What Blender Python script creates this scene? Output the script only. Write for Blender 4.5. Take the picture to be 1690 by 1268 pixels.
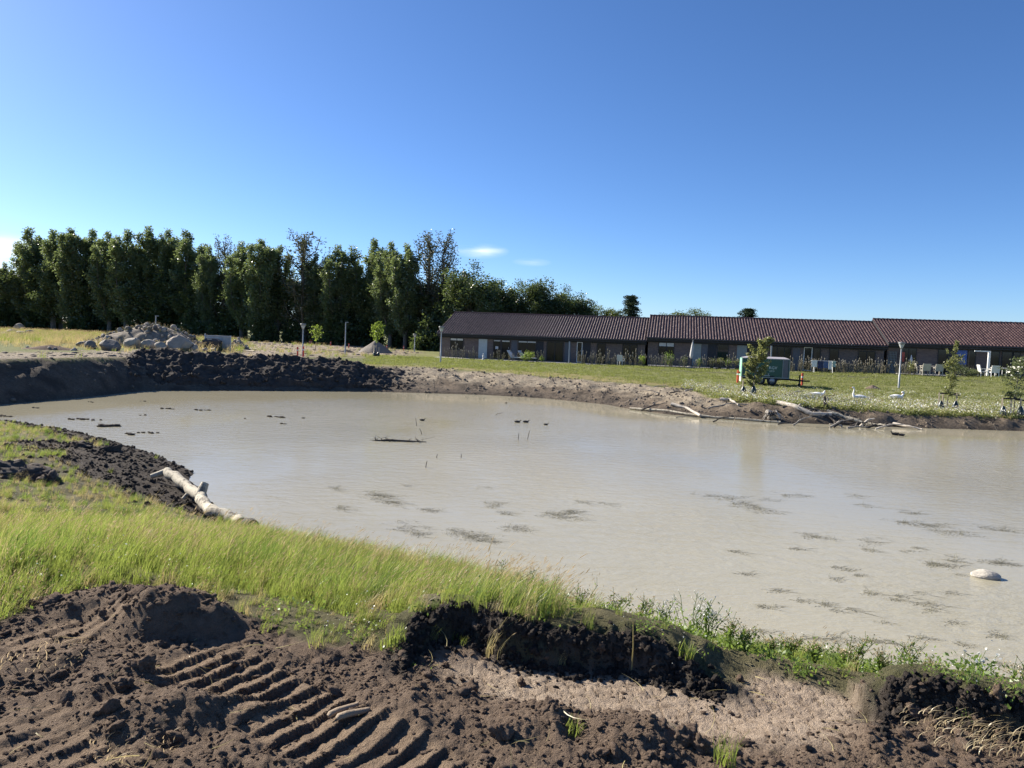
import bpy, bmesh, math, random
import numpy as np
from mathutils import Vector, Matrix
R = math.radians
for o in list(bpy.data.objects): bpy.data.objects.remove(o)
sc = bpy.context.scene
C = sc.collection

# ------------------------------------------------------------------ camera
W, H, F = 1690.0, 1268.0, 1200.0
EYE = 3.5                      # metres above the pond surface (z = 0)
PITCH, ROLL = R(3.8), R(2.1)
cam = bpy.data.cameras.new("camera"); camo = bpy.data.objects.new("camera", cam); C.objects.link(camo)
cam.sensor_width = 36.0; cam.lens = 36.0 * F / W
cam.clip_start = 0.05; cam.clip_end = 6000
M3 = Matrix.Rotation(math.pi / 2 - PITCH, 3, 'X') @ Matrix.Rotation(ROLL, 3, 'Z')
camo.matrix_world = Matrix.Translation((0, 0, EYE)) @ M3.to_4x4()
sc.camera = camo
RM = np.array(M3)

# ------------------------------------------------------------------ light
SUN_AZ = R(-57.0)              # from +Y (view direction) towards -X
SUN_EL = R(31.0)
wd = bpy.data.worlds.new("World"); sc.world = wd; wd.use_nodes = True
wn = wd.node_tree; wn.nodes.clear()
def wnode(t, **k):
    n = wn.nodes.new(t)
    for a, v in k.items(): setattr(n, a, v)
    return n
sky = wnode('ShaderNodeTexSky'); sky.sky_type = 'NISHITA'; sky.sun_disc = False
sky.sun_elevation = SUN_EL; sky.sun_rotation = SUN_AZ
sky.altitude = 0; sky.air_density = 0.7; sky.dust_density = 0.3; sky.ozone_density = 6.0
hs = wnode('ShaderNodeHueSaturation'); hs.inputs['Saturation'].default_value = 1.08; hs.inputs['Value'].default_value = 1.0
hs.inputs['Hue'].default_value = 0.503
wn.links.new(sky.outputs[0], hs.inputs['Color'])
tc = wnode('ShaderNodeTexCoord')
# thin wisps of cloud low over the trees
mp = wnode('ShaderNodeMapping'); mp.inputs['Scale'].default_value = (9, 9, 60)
wn.links.new(tc.outputs['Generated'], mp.inputs['Vector'])
nz = wnode('ShaderNodeTexNoise'); nz.inputs['Scale'].default_value = 1.0; nz.inputs['Detail'].default_value = 5
wn.links.new(mp.outputs[0], nz.inputs['Vector'])
def cloud(px, py, rad, flat):
    d = RM @ np.array([(px - W / 2) / F, -(py - H / 2) / F, -1.0]); d = d / np.linalg.norm(d)
    s = wnode('ShaderNodeVectorMath', operation='SUBTRACT'); s.inputs[1].default_value = tuple(d)
    wn.links.new(tc.outputs['Generated'], s.inputs[0])
    m = wnode('ShaderNodeVectorMath', operation='MULTIPLY'); m.inputs[1].default_value = (1 / rad, 1 / rad, 1 / flat)
    wn.links.new(s.outputs[0], m.inputs[0])
    l = wnode('ShaderNodeVectorMath', operation='LENGTH'); wn.links.new(m.outputs[0], l.inputs[0])
    r = wnode('ShaderNodeMapRange'); r.inputs['From Min'].default_value = 1.0; r.inputs['From Max'].default_value = 0.0
    wn.links.new(l.outputs['Value'], r.inputs['Value'])
    return r.outputs[0]
acc = None
for c in ((793, 414, .040, .011), (878, 433, .028, .006), (-10, 425, .075, .030)):
    o = cloud(*c)
    k = wnode('ShaderNodeMath', operation='MULTIPLY'); wn.links.new(o, k.inputs[0]); k.inputs[1].default_value = {793: 1.0, 878: .5, -10: 1.9, 1640: .12}[c[0]]
    if acc is None: acc = k.outputs[0]
    else:
        a = wnode('ShaderNodeMath', operation='ADD'); wn.links.new(acc, a.inputs[0]); wn.links.new(k.outputs[0], a.inputs[1]); acc = a.outputs[0]
rm = wnode('ShaderNodeMapRange'); rm.inputs['From Min'].default_value = .36; rm.inputs['From Max'].default_value = .62
wn.links.new(nz.outputs[0], rm.inputs['Value'])
ml = wnode('ShaderNodeMath', operation='MULTIPLY'); ml.use_clamp = True
wn.links.new(acc, ml.inputs[0]); wn.links.new(rm.outputs[0], ml.inputs[1])
mc = wnode('ShaderNodeMix', data_type='RGBA'); mc.inputs[7].default_value = (7.2, 7.8, 8.6, 1)
wn.links.new(ml.outputs[0], mc.inputs[0]); wn.links.new(hs.outputs[0], mc.inputs[6])
bg = wnode('ShaderNodeBackground'); bg.inputs['Strength'].default_value = 0.079
wn.links.new(mc.outputs[2], bg.inputs['Color'])
wo = wnode('ShaderNodeOutputWorld'); wn.links.new(bg.outputs[0], wo.inputs['Surface'])
sl = bpy.data.lights.new("sun", 'SUN'); so = bpy.data.objects.new("sun", sl); C.objects.link(so)
sl.energy = 5.0; sl.angle = R(0.53); sl.color = (1.0, 0.93, 0.82)
SUNV = Vector((math.sin(SUN_AZ) * math.cos(SUN_EL), math.cos(SUN_AZ) * math.cos(SUN_EL), math.sin(SUN_EL)))
so.rotation_euler = SUNV.to_track_quat('Z', 'Y').to_euler()
sc.view_settings.view_transform = 'Standard'; sc.view_settings.look = 'None'
sc.view_settings.gamma = 1; sc.view_settings.use_curve_mapping = False
sc.view_settings.exposure = 1.08

# ------------------------------------------------------------------ projection helpers (pixel of the photograph -> place)
def ray(px, py):
    return RM @ np.array([(px - W / 2) / F, -(py - H / 2) / F, -1.0])
def G(px, py, z=0.0):
    d = ray(px, py); t = (z - EYE) / d[2]
    return np.array([d[0] * t, d[1] * t])
def colx(px, y, z):
    """x of the point at forward distance y and height z that lies in image column px"""
    u = (px - W / 2) / F; T = RM.T; q = T[0] + u * T[2]
    return -(q[1] * y + q[2] * (z - EYE)) / q[0]
def proj(p):
    c = RM.T @ (np.array(p, float) - np.array([0, 0, EYE])); return W / 2 - F * c[0] / c[2], H / 2 + F * c[1] / c[2]
def zat(px, py, y):
    """height at forward distance y seen in pixel (px, py)"""
    d = ray(px, py); return EYE + d[2] * y / d[1]
def hor(px): return 554 + .0367 * (px - 845)

# ------------------------------------------------------------------ noise
def _h(ix, iy, s):
    n = (ix * 374761393 + iy * 668265263 + s * 1442695041).astype(np.int64) & 0xffffffff
    n = ((n ^ (n >> 13)) * 1274126177) & 0xffffffff
    n = ((n ^ (n >> 16)) * 2246822519) & 0xffffffff
    return ((n ^ (n >> 15)) & 0xffffff) / float(0xffffff)
def vn(x, y, s=0):
    xi = np.floor(x).astype(np.int64); yi = np.floor(y).astype(np.int64); fx = x - xi; fy = y - yi
    fx = fx * fx * fx * (fx * (fx * 6 - 15) + 10); fy = fy * fy * fy * (fy * (fy * 6 - 15) + 10)
    a = _h(xi, yi, s); b = _h(xi + 1, yi, s); c = _h(xi, yi + 1, s); d = _h(xi + 1, yi + 1, s)
    return (a + (b - a) * fx + (c - a) * fy + (a - b - c + d) * fx * fy) * 2 - 1
def fbm(x, y, sc_, o=4, s=0, g=.5):
    r = 0; a = 1; f = 1 / sc_; t = 0
    for i in range(o):
        r = r + a * vn(x * f + i * 17.3, y * f - i * 9.1, s + i); t += a; a *= g; f *= 2.03
    return r / t
def billow(x, y, sc_, o=3, s=0):
    r = 0; a = 1; f = 1 / sc_; t = 0
    for i in range(o):
        r = r + a * (1 - 2 * np.abs(vn(x * f + i * 7.3, y * f + i * 3.7, s + i))); t += a; a *= .5; f *= 2.1
    return r / t
def voro(x, y, sc_, s=0):
    """distance to cell edge (0 at the crack) and a cell value"""
    x = x / sc_; y = y / sc_; xi = np.floor(x).astype(np.int64); yi = np.floor(y).astype(np.int64)
    d1 = np.full(x.shape, 9.0); d2 = np.full(x.shape, 9.0); cv = np.zeros(x.shape)
    for i in (-1, 0, 1):
        for j in (-1, 0, 1):
            cx = xi + i + .1 + .8 * _h(xi + i, yi + j, s); cy = yi + j + .1 + .8 * _h(xi + i, yi + j, s + 5)
            d = np.hypot(x - cx, y - cy); v = _h(xi + i, yi + j, s + 9)
            c = d < d1; d2 = np.where(c, d1, np.minimum(d2, d)); cv = np.where(c, v, cv); d1 = np.where(c, d, d1)
    return d2 - d1, cv
def sst(a, b, x):
    t = np.clip((x - a) / (b - a), 0, 1); return t * t * (3 - 2 * t)
def segd(x, y, P):
    """distance to an open polyline and the parameter (index + fraction) of the closest point"""
    P = np.asarray(P, float); best = np.full(x.shape, 1e18); par = np.zeros(x.shape)
    for i in range(len(P) - 1):
        ax, ay = P[i]; bx, by = P[i + 1]; dx = bx - ax; dy = by - ay; L = dx * dx + dy * dy + 1e-12
        t = np.clip(((x - ax) * dx + (y - ay) * dy) / L, 0, 1)
        d = (x - ax - t * dx) ** 2 + (y - ay - t * dy) ** 2
        m = d < best; best = np.where(m, d, best); par = np.where(m, i + t, par)
    return np.sqrt(best), par
def inside(x, y, P):
    r = np.zeros(x.shape, bool); n = len(P)
    for i in range(n):
        ax, ay = P[i]; bx, by = P[(i + 1) % n]
        if ay == by: continue
        c = ((ay > y) != (by > y)) & (x < (bx - ax) * (y - ay) / (by - ay) + ax); r ^= c
    return r
def sd(x, y, P):
    P = [tuple(p) for p in P]; d, _ = segd(x, y, P + [P[0]]); return np.where(inside(x, y, P), -d, d)

# ------------------------------------------------------------------ mesh + object helpers
def mesh_np(name, V, faces, mats=(), smooth=False, mi=None):
    """faces: list of int arrays (n,k)"""
    me = bpy.data.meshes.new(name); V = np.asarray(V, np.float32)
    me.vertices.add(len(V)); me.vertices.foreach_set('co', V.ravel())
    faces = [np.asarray(f, np.int32) for f in faces if len(f)]
    nl = sum(f.size for f in faces); nf = sum(len(f) for f in faces)
    me.loops.add(nl); me.polygons.add(nf)
    me.loops.foreach_set('vertex_index', np.concatenate([f.ravel() for f in faces]))
    tot = np.concatenate([np.full(len(f), f.shape[1], np.int32) for f in faces])
    me.polygons.foreach_set('loop_start', np.concatenate([[0], np.cumsum(tot)[:-1]]).astype(np.int32))
    me.polygons.foreach_set('loop_total', tot)
    if smooth: me.polygons.foreach_set('use_smooth', np.ones(nf, bool))
    for m in mats: me.materials.append(m)
    if mi is not None: me.polygons.foreach_set('material_index', np.asarray(mi, np.int32))
    me.update(calc_edges=True); me.validate()
    return me
def link(name, me, parent=None, loc=None, rot=None):
    o = bpy.data.objects.new(name, me); C.objects.link(o)
    if parent: o.parent = parent
    if loc is not None: o.location = loc
    if rot is not None: o.rotation_euler = rot
    return o
def tag(o, label=None, cat=None, group=None, kind=None):
    if label: o['label'] = label
    if cat: o['category'] = cat
    if group: o['group'] = group
    if kind: o['kind'] = kind
    return o
def empty(name, loc=(0, 0, 0), rz=0.0, label=None, cat=None, group=None):
    o = link(name, None, None, loc, (0, 0, rz)); o.empty_display_size = .2
    return tag(o, label, cat, group)
def copy_tree(o, parent=None):
    c = o.copy(); C.objects.link(c); c.parent = parent
    for ch in list(o.children): copy_tree(ch, c)
    return c
class MB:
    def __init__(s): s.V = []; s.F = []; s.S = []
    def add(s, V, Fc, smooth=False):
        b = len(s.V); s.V += [tuple(v) for v in V]; s.F += [tuple(i + b for i in f) for f in Fc]; s.S += [smooth] * len(Fc); return s
    def box(s, x0, x1, y0, y1, z0, z1):
        V = [(x, y, z) for z in (z0, z1) for y in (y0, y1) for x in (x0, x1)]
        return s.add(V, [(0, 2, 3, 1), (4, 5, 7, 6), (0, 1, 5, 4), (2, 6, 7, 3), (0, 4, 6, 2), (1, 3, 7, 5)])
    def prism(s, poly, y0, y1):
        """polygon in xz, extruded along y"""
        n = len(poly); V = [(x, y0, z) for x, z in poly] + [(x, y1, z) for x, z in poly]
        return s.add(V, [tuple(range(n)), tuple(range(2 * n - 1, n - 1, -1))] + [(i, n + i, n + (i + 1) % n, (i + 1) % n) for i in range(n)])
    def tube(s, pts, rad, n=8, cap=True, sq=1.0, smooth=True):
        pts = [Vector(p) for p in pts]; m = len(pts)
        if not hasattr(rad, '__len__'): rad = [rad] * m
        V = []; up = None
        for i, p in enumerate(pts):
            t = (pts[min(i + 1, m - 1)] - pts[max(i - 1, 0)]).normalized()
            if up is None:
                up = Vector((0, 0, 1)) if abs(t.z) < .9 else Vector((0, 1, 0))
            a = t.cross(up).normalized(); b = a.cross(t).normalized(); up = b
            for k in range(n):
                an = 2 * math.pi * k / n; V.append(p + a * math.cos(an) * rad[i] + b * math.sin(an) * rad[i] * sq)
        Fc = [(i * n + k, i * n + (k + 1) % n, (i + 1) * n + (k + 1) % n, (i + 1) * n + k) for i in range(m - 1) for k in range(n)]
        s.add(V, Fc, smooth)
        if cap: s.add([V[k] for k in range(n)], [tuple(range(n - 1, -1, -1))]); s.add([V[(m - 1) * n + k] for k in range(n)], [tuple(range(n))])
        return s
    def bar(s, a, b, w, h=None):
        """square bar from a to b"""
        return s.tube([a, b], [w * .707] * 2, 4, True, 1.0, False)
    def lathe(s, prof, n=16, c=(0, 0, 0), smooth=True):
        V = [(c[0] + r * math.cos(2 * math.pi * k / n), c[1] + r * math.sin(2 * math.pi * k / n), c[2] + z) for r, z in prof for k in range(n)]
        Fc = [(i * n + k, i * n + (k + 1) % n, (i + 1) * n + (k + 1) % n, (i + 1) * n + k) for i in range(len(prof) - 1) for k in range(n)]
        return s.add(V, Fc, smooth)
    def mesh(s, name, mats):
        me = bpy.data.meshes.new(name); me.from_pydata(s.V, [], s.F)
        me.polygons.foreach_set('use_smooth', np.array(s.S, bool))
        for m in (mats if isinstance(mats, (list, tuple)) else [mats]): me.materials.append(m)
        me.update(); return me
    def build(s, name, mat, parent=None, loc=None, rot=None): return link(name, s.mesh(name, mat), parent, loc, rot)

# ------------------------------------------------------------------ materials
class NT:
    def __init__(s, name):
        s.m = bpy.data.materials.new(name); s.m.use_nodes = True; s.t = s.m.node_tree; s.t.nodes.clear()
        s.out = s.n('ShaderNodeOutputMaterial')
    def n(s, ty, **k):
        x = s.t.nodes.new(ty)
        for a, v in k.items():
            if a in x.inputs: x.inputs[a].default_value = v
            else: setattr(x, a, v)
        return x
    def l(s, a, b): s.t.links.new(a, b)
    def attr(s, name): return s.n('ShaderNodeAttribute', attribute_name=name).outputs['Fac']
    def noise(s, scale, detail=4, rough=.55, co='Object', stretch=None, dist=0.0):
        t = s.n('ShaderNodeTexCoord'); v = t.outputs[co]
        if stretch:
            mp = s.n('ShaderNodeMapping'); mp.inputs['Scale'].default_value = stretch; s.l(v, mp.inputs[0]); v = mp.outputs[0]
        z = s.n('ShaderNodeTexNoise'); z.inputs['Scale'].default_value = scale; z.inputs['Detail'].default_value = detail
        z.inputs['Roughness'].default_value = rough; z.inputs['Distortion'].default_value = dist; s.l(v, z.inputs['Vector']); return z.outputs[0]
    def ramp(s, f, a, b, lo=0.0, hi=1.0):
        r = s.n('ShaderNodeMapRange'); r.inputs[1].default_value = a; r.inputs[2].default_value = b; r.inputs[3].default_value = lo; r.inputs[4].default_value = hi
        s.l(f, r.inputs[0]); return r.outputs[0]
    def mix(s, f, a, b):
        x = s.n('ShaderNodeMix', data_type='RGBA')
        if isinstance(f, (int, float)): x.inputs[0].default_value = f
        else: s.l(f, x.inputs[0])
        for i, c in ((6, a), (7, b)):
            if isinstance(c, tuple): x.inputs[i].default_value = (*c, 1)
            else: s.l(c, x.inputs[i])
        return x.outputs[2]
    def math(s, op, a, b=None):
        x = s.n('ShaderNodeMath', operation=op)
        for i, c in ((0, a), (1, b)):
            if c is None: continue
            if isinstance(c, (int, float)): x.inputs[i].default_value = c
            else: s.l(c, x.inputs[i])
        return x.outputs[0]
    def bump(s, h, st=.5, d=.02, nrm=None):
        b = s.n('ShaderNodeBump'); b.inputs['Strength'].default_value = st; b.inputs['Distance'].default_value = d; s.l(h, b.inputs['Height'])
        if nrm is not None: s.l(nrm, b.inputs['Normal'])
        return b.outputs[0]
    def pbr(s, col, rough=.8, nrm=None, metal=0.0, spec=None):
        p = s.n('ShaderNodeBsdfPrincipled')
        if isinstance(col, tuple): p.inputs['Base Color'].default_value = (*col, 1)
        else: s.l(col, p.inputs['Base Color'])
        if isinstance(rough, (int, float)): p.inputs['Roughness'].default_value = rough
        else: s.l(rough, p.inputs['Roughness'])
        p.inputs['Metallic'].default_value = metal
        if spec is not None: p.inputs['Specular IOR Level'].default_value = spec
        if nrm is not None: s.l(nrm, p.inputs['Normal'])
        s.l(p.outputs[0], s.out.inputs[0]); s.p = p; return s.m
MT = {}
def plain(name, col, rough=.7, var=.25, sc_=6.0, bump=0.0, bsc=40.0, metal=0.0, spec=None):
    if name in MT: return MT[name]
    n = NT(name); f = n.ramp(n.noise(sc_, 5), .3, .7)
    c = n.mix(f, tuple(v * (1 - var) for v in col), tuple(min(1, v * (1 + var)) for v in col))
    nr = n.bump(n.noise(bsc, 4), bump, .02) if bump else None
    MT[name] = n.pbr(c, rough, nr, metal, spec); return MT[name]
def leafmat(name, c1, c2, trans=.35, tcol=None, rough=.6, gloss=.02):
    if name in MT: return MT[name]
    n = NT(name); oi = n.n('ShaderNodeObjectInfo'); a = n.attr('tint')
    f = n.math('ADD', n.math('MULTIPLY', oi.outputs['Random'], .4), n.math('MULTIPLY', a, .6))
    c = n.mix(f, c1, c2)
    d = n.n('ShaderNodeBsdfDiffuse'); n.l(c, d.inputs[0])
    t = n.n('ShaderNodeBsdfTranslucent')
    if tcol: tc_ = n.mix(f, tuple(tcol), tuple(min(1, v * 1.35) for v in tcol)); n.l(tc_, t.inputs[0])
    else: n.l(c, t.inputs[0])
    m = n.n('ShaderNodeMixShader'); m.inputs[0].default_value = trans; n.l(d.outputs[0], m.inputs[1]); n.l(t.outputs[0], m.inputs[2])
    g = n.n('ShaderNodeBsdfGlossy'); g.inputs['Roughness'].default_value = .35; g.inputs[0].default_value = (1, 1, 1, 1)
    m2 = n.n('ShaderNodeMixShader'); m2.inputs[0].default_value = gloss; n.l(m.outputs[0], m2.inputs[1]); n.l(g.outputs[0], m2.inputs[2])
    n.l(m2.outputs[0], n.out.inputs[0]); MT[name] = n.m; return n.m

# ------------------------------------------------------------------ terrain
def gl(L, z=0.0): return [tuple(G(p[0], p[1], p[2] if len(p) > 2 else z)) for p in L]
far_shore_px = [(-160, 676), (-60, 672), (0, 668), (60, 663), (130, 657), (210, 648), (240, 645), (380, 645), (500, 646), (600, 647), (660, 648), (800, 652), (900, 658),
                (1000, 668), (1040, 676), (1100, 684), (1180, 691), (1260, 696), (1350, 700), (1500, 706), (1690, 712), (1900, 722), (2300, 740)]
near_shore_px = [(2300, 1260), (1900, 1230), (1690, 1195), (1400, 1140), (1200, 1092), (1050, 1046), (900, 997), (760, 957), (640, 930), (520, 902), (430, 878), (383, 852), (345, 828),
                 (331, 806), (313, 793), (322, 780), (262, 752), (200, 732), (120, 711), (60, 701), (0, 693), (-60, 687), (-160, 681)]
FSH = gl(far_shore_px); NSH = gl(near_shore_px); POND = FSH + NSH
np_px = [(-700, 985), (-200, 950), (0, 930), (150, 940), (370, 985), (560, 1020), (690, 1008), (840, 1018), (1000, 1030), (1180, 1066), (1380, 1096), (1600, 1132), (1900, 1190)]
NP = gl(np_px, 1.75) + [(14, 2.0), (60, -30), (-60, -30), (-40, 4)]
top_px = [(-300, 600, 1.7), (-60, 594, 1.7), (0, 592, 1.7), (120, 590, 1.7), (215, 588, 1.65), (300, 592, 1.5), (450, 598, 1.35), (620, 604, 1.2), (700, 606, 1.15), (800, 613, 1.12), (900, 621, 1.05), (1000, 629, .95),
          (1080, 636, .9), (1150, 643, .85), (1190, 657, .75), (1240, 665, .68), (1350, 674, .62), (1500, 684, .50), (1690, 693, .42), (1900, 703, .42), (2300, 716, .42)]
TOP = gl(top_px)
FP = TOP + [(120, 30), (400, 200), (400, 3900), (-400, 3900), (-400, 200), (-120, 32)]
# the row of houses: facade line
FA = R(12.5); FT = np.array([math.cos(FA), -math.sin(FA)]); FN = np.array([math.sin(FA), math.cos(FA)]); FD = 66.6
def fac_s(px, z=2.3, off=0.0):
    """position along the facade line seen in image column px"""
    lo, hi = -60.0, 90.0
    for _ in range(60):
        m = (lo + hi) / 2; q = FN * (FD + off) + FT * m
        if proj((q[0], q[1], z))[0] < px: lo = m
        else: hi = m
    return lo
def fac_p(s, off=0.0): return FN * (FD + off) + FT * s
ctrl = [(*G(*p), p[2]) for p in top_px]
for px, z in ((650, 1.22), (727, 1.2), (900, 1.23), (1066, 1.27), (1250, 1.4), (1467, 1.52), (1690, 1.75), (1900, 1.8)):
    q = fac_p(fac_s(px), -1.5); ctrl.append((q[0], q[1], z)); q = fac_p(fac_s(px), 6); ctrl.append((q[0], q[1], z)); q = fac_p(fac_s(px), 16); ctrl.append((q[0], q[1], z))
for px, y, z in ((-100, 60, 1.68), (60, 60, 1.68), (250, 55, 1.6), (420, 55, 1.4), (560, 60, 1.3), (0, 125, 1.6), (250, 105, 1.6), (450, 90, 1.5), (650, 85, 1.3), (0, 300, 1.5), (800, 300, 1.5), (1500, 300, 1.5), (850, 130, 1.4), (1300, 120, 1.5)):
    ctrl.append((colx(px, y, z), y, z))
CT = np.array(ctrl)
def zfar(x, y):
    w = 0; s = 0
    for a, b, z in CT:
        k = 1 / (((x - a) ** 2 + (y - b) ** 2) + 6) ** 1.6; w = w + k; s = s + k * z
    return s / w
# near features
lip1 = gl([(668, 1052), (674, 1030), (690, 1012), (730, 1006), (775, 1009), (840, 1027), (930, 1039), (1040, 1041), (1130, 1058), (1200, 1080)], 1.9)
lip1b = lip1 + gl([(1230, 1040), (1040, 1005), (840, 985), (700, 975), (640, 1010)], 1.9)
lip2 = gl([(1462, 1150), (1470, 1121), (1535, 1127), (1600, 1143), (1700, 1160), (1800, 1175)], 1.88)
lip2b = lip2 + gl([(1800, 1120), (1690, 1105), (1500, 1085), (1400, 1090)], 1.88)
scrape = gl([(690, 1085), (900, 1080), (1190, 1085), (1380, 1100), (1465, 1120), (1490, 1200), (1350, 1250), (1130, 1240), (940, 1200), (780, 1150)], 1.72)
SOIL = gl([(-600, 1100), (-150, 1050), (0, 1010), (60, 970), (150, 957), (290, 957), (370, 1000), (430, 1014), (520, 1040), (610, 1052), (655, 1062)], 1.8) + lip1[1:] + gl([(1250, 1084), (1380, 1103), (1455, 1124)], 1.8) + lip2[1:-1] + gl([(2000, 1215)], 1.8) + [(14, 1.0), (60, -30), (-60, -30), (-30, 2)]
TA, TB = G(301, 1082, 1.74), G(600, 1250, 1.74); TT = (TB - TA) / np.linalg.norm(TB - TA)
ga, gb = G(367, 1209, 1.74), G(504, 1141, 1.74); TN = (gb - ga) / np.linalg.norm(gb - ga)
TI = np.linalg.inv(np.array([TT, TN]).T)
def track(x, y, org, n1=.0):
    dx = x - org[0]; dy = y - org[1]; return TI[0, 0] * dx + TI[0, 1] * dy, TI[1, 0] * dx + TI[1, 1] * dy
moundc = [(G(275, 1003, 1.86), .50, .30, .20), (G(170, 985, 1.82), .5, .25, .10), (G(110, 1085, 1.78), .45, .3, .07), (G(190, 1120, 1.78), .3, .25, .07), (G(700, 1180, 1.75), .5, .35, .05), (G(1050, 1210, 1.75), .4, .3, .08), (G(1370, 1215, 1.75), .6, .3, .05),
          (G(870, 1200, 1.75), .35, .25, .06), (G(360, 1180, 1.75), .3, .2, .07), (G(250, 1190, 1.75), .35, .25, .09)]
def near_add(x, y, fine=True):
    """height and masks of the churned soil in front"""
    r = np.hypot(x, y); z = np.zeros(x.shape)
    inl = inside(x, y, lip1b); d, p = segd(x, y, lip1); wob = fbm(x, y, .12, 3, 3) * .05
    amp = .14 * sst(0, 3.2, p) * sst(9.0, 7.0, p) * (1 + .25 * fbm(x, y, .3, 2, 8))
    z += np.where(inl, amp * (1 - sst(.15, 1.1, d)), amp * (1 - sst(0, .09, d + wob)))
    inl = inside(x, y, lip2b); d, p = segd(x, y, lip2)
    amp2 = .12 * sst(0, 1.6, p)
    z += np.where(inl, amp2 * (1 - sst(.1, .9, d)), amp2 * (1 - sst(0, .1, d + wob)))
    for c, a, b, h in moundc:
        q = np.sqrt(((x - c[0]) / a) ** 2 + ((y - c[1]) / b) ** 2) + .18 * fbm(x, y, .25, 3, 6)
        z += h * (1 - sst(.15, 1.0, q))
    s = sd(x, y, SOIL); ms = sst(.05, -.12, s + .10 * fbm(x, y, .35, 4, 21))
    msc = sst(.08, -.25, sd(x, y, scrape) + .16 * fbm(x, y, .45, 4, 31))
    z -= .05 * msc
    trk = np.zeros(x.shape); pad = np.zeros(x.shape)
    for org, w, dep, ext in ((TA, .275, .034, (-.04, 3.0)), (G(40, 1225, 1.74), .22, .016, (-.3, .9)), (G(120, 1035, 1.80), .32, .018, (-.28, .22))):
        t, n = track(x, y, org); n = n + .018 * fbm(x, y, .4, 2, 41)
        t = t + .007 * fbm(x, y, .2, 3, 47)
        m = sst(w, w - .07, np.abs(n)) * sst(ext[0], ext[0] + .12, t) * sst(ext[1], ext[1] - .12, t) * (.55 + .45 * sst(-.35, .15, fbm(x, y, .5, 2, 43)))
        ph = (t / .122) % 1.0
        gro = sst(.80, .86, ph) + sst(.10, .0, ph)
        z += m * (dep * (ph / .86) ** 1.3 * (ph < .86) + dep * sst(.98, .86, ph) * (ph >= .86) - dep * .55) * (1 + .35 * fbm(x, y, .12, 2, 45))
        # soil squeezed up along the edge of the track
        z += .03 * np.exp(-((np.abs(n) - w - .05) / .05) ** 2) * sst(ext[0], ext[0] + .2, t) * sst(ext[1], ext[1] - .2, t) * (.5 + .5 * fbm(x, y, .15, 2, 50))
        trk = np.maximum(trk, m); pad = np.maximum(pad, m * (1 - gro))
    lump = .030 * np.maximum(0, billow(x, y, .45, 3, 11)) ** 1.5 + .008 * billow(x, y, .15, 3, 15) + .028 * fbm(x, y, .9, 3, 18) + .020 * fbm(x, y, .085, 4, 19, .7) + .012 * np.abs(fbm(x, y, .04, 2, 23))
    calm = np.maximum(msc * .96, trk * .72)
    z += ms * lump * (1 - calm) + ms * (.013 * fbm(x, y, .06, 3, 27, .7) + .004 * billow(x, y, .14, 2, 28)) * np.clip(trk, 0, 1) * (1 - msc)
    lipz = np.maximum(np.exp(-(segd(x, y, lip1)[0] / .12) ** 2), np.exp(-(segd(x, y, lip2)[0] / .12) ** 2)); z += lipz * (.035 * billow(x, y, .11, 3, 29) + .02 * fbm(x, y, .04, 2, 30))
    e, cv = voro(x + .02 * fbm(x, y, .1, 2, 60), y + .02 * fbm(x, y, .1, 2, 61), .085, 7)
    z += msc * (-.011 * sst(.09, .015, e) + .0025 * cv + .007 * fbm(x, y, .05, 3, 62, .7))
    return z, ms, msc, trk, pad
def hgt(x, y, full=False):
    x = np.atleast_1d(np.asarray(x, float)); y = np.atleast_1d(np.asarray(y, float))
    dp = sd(x, y, POND); dn = np.maximum(sd(x, y, NP), 0); df = np.maximum(sd(x, y, FP), 0); d0 = np.maximum(dp, 0)
    zf = zfar(x, y); tn = d0 / (d0 + dn + 1e-6); tf = d0 / (d0 + df + 1e-6)
    sn = segd(x, y, NSH)[0]; sf = segd(x, y, FSH)[0]; wv = sst(.3, .7, sf ** 2 / (sf ** 2 + sn ** 2 + 1e-9))
    z = wv * 1.75 * tn ** .85 + (1 - wv) * zf * tf ** .8
    z = z + np.where((df > 0) & (wv < .6), (.20 * fbm(x, y, 1.5, 4, 71) + .10 * billow(x, y, .8, 3, 75) + .13 * fbm(x, y, .42, 3, 76)) * sst(0, .5, tf) * sst(1, .85, tf) + .05 * sst(.3, 0, tf) * fbm(x, y, .5, 3, 77), 0)
    z = z + np.where(df <= 0, .04 * fbm(x, y, 6, 3, 81) * sst(0, 4, d0), 0) + np.where((dn > 0) & (wv > .5), (.05 * fbm(x, y, 1.2, 3, 83) + .07 * fbm(x, y, .38, 3, 84) * sst(9, 12, np.hypot(x, y))) * sst(0, .6, d0), 0)
    z = np.where(dp < 0, np.maximum(-1.2, dp * .5) - .02, z)
    r = np.hypot(x, y); nm = r < 13
    ms = np.zeros(x.shape); msc = ms.copy(); trk = ms.copy(); pad = ms.copy()
    if nm.any():
        a, b, c, d, e = near_add(x[nm], y[nm]); z[nm] += a * sst(0, .5, d0[nm]) ; ms[nm] = b; msc[nm] = c; trk[nm] = d; pad[nm] = e
    return (z, dict(dp=dp, dn=dn, df=df, tf=tf, wv=wv, soil=ms, scrape=msc, track=trk, pad=pad)) if full else z
_gx = np.arange(-75, 95, .5); _gy = np.arange(12, 142, .5); _a, _b = np.meshgrid(_gx, _gy); HG = hgt(_a.ravel(), _b.ravel()).reshape(_a.shape)
def hz(x, y):
    if y < 26 or y > 141 or x < -74 or x > 94: return float(hgt([x], [y])[0])
    u = (x + 75) * 2; v = (y - 12) * 2; i = int(u); j = int(v); f = u - i; g = v - j
    return float((HG[j, i] * (1 - f) + HG[j, i + 1] * f) * (1 - g) + (HG[j + 1, i] * (1 - f) + HG[j + 1, i + 1] * f) * g)
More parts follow.
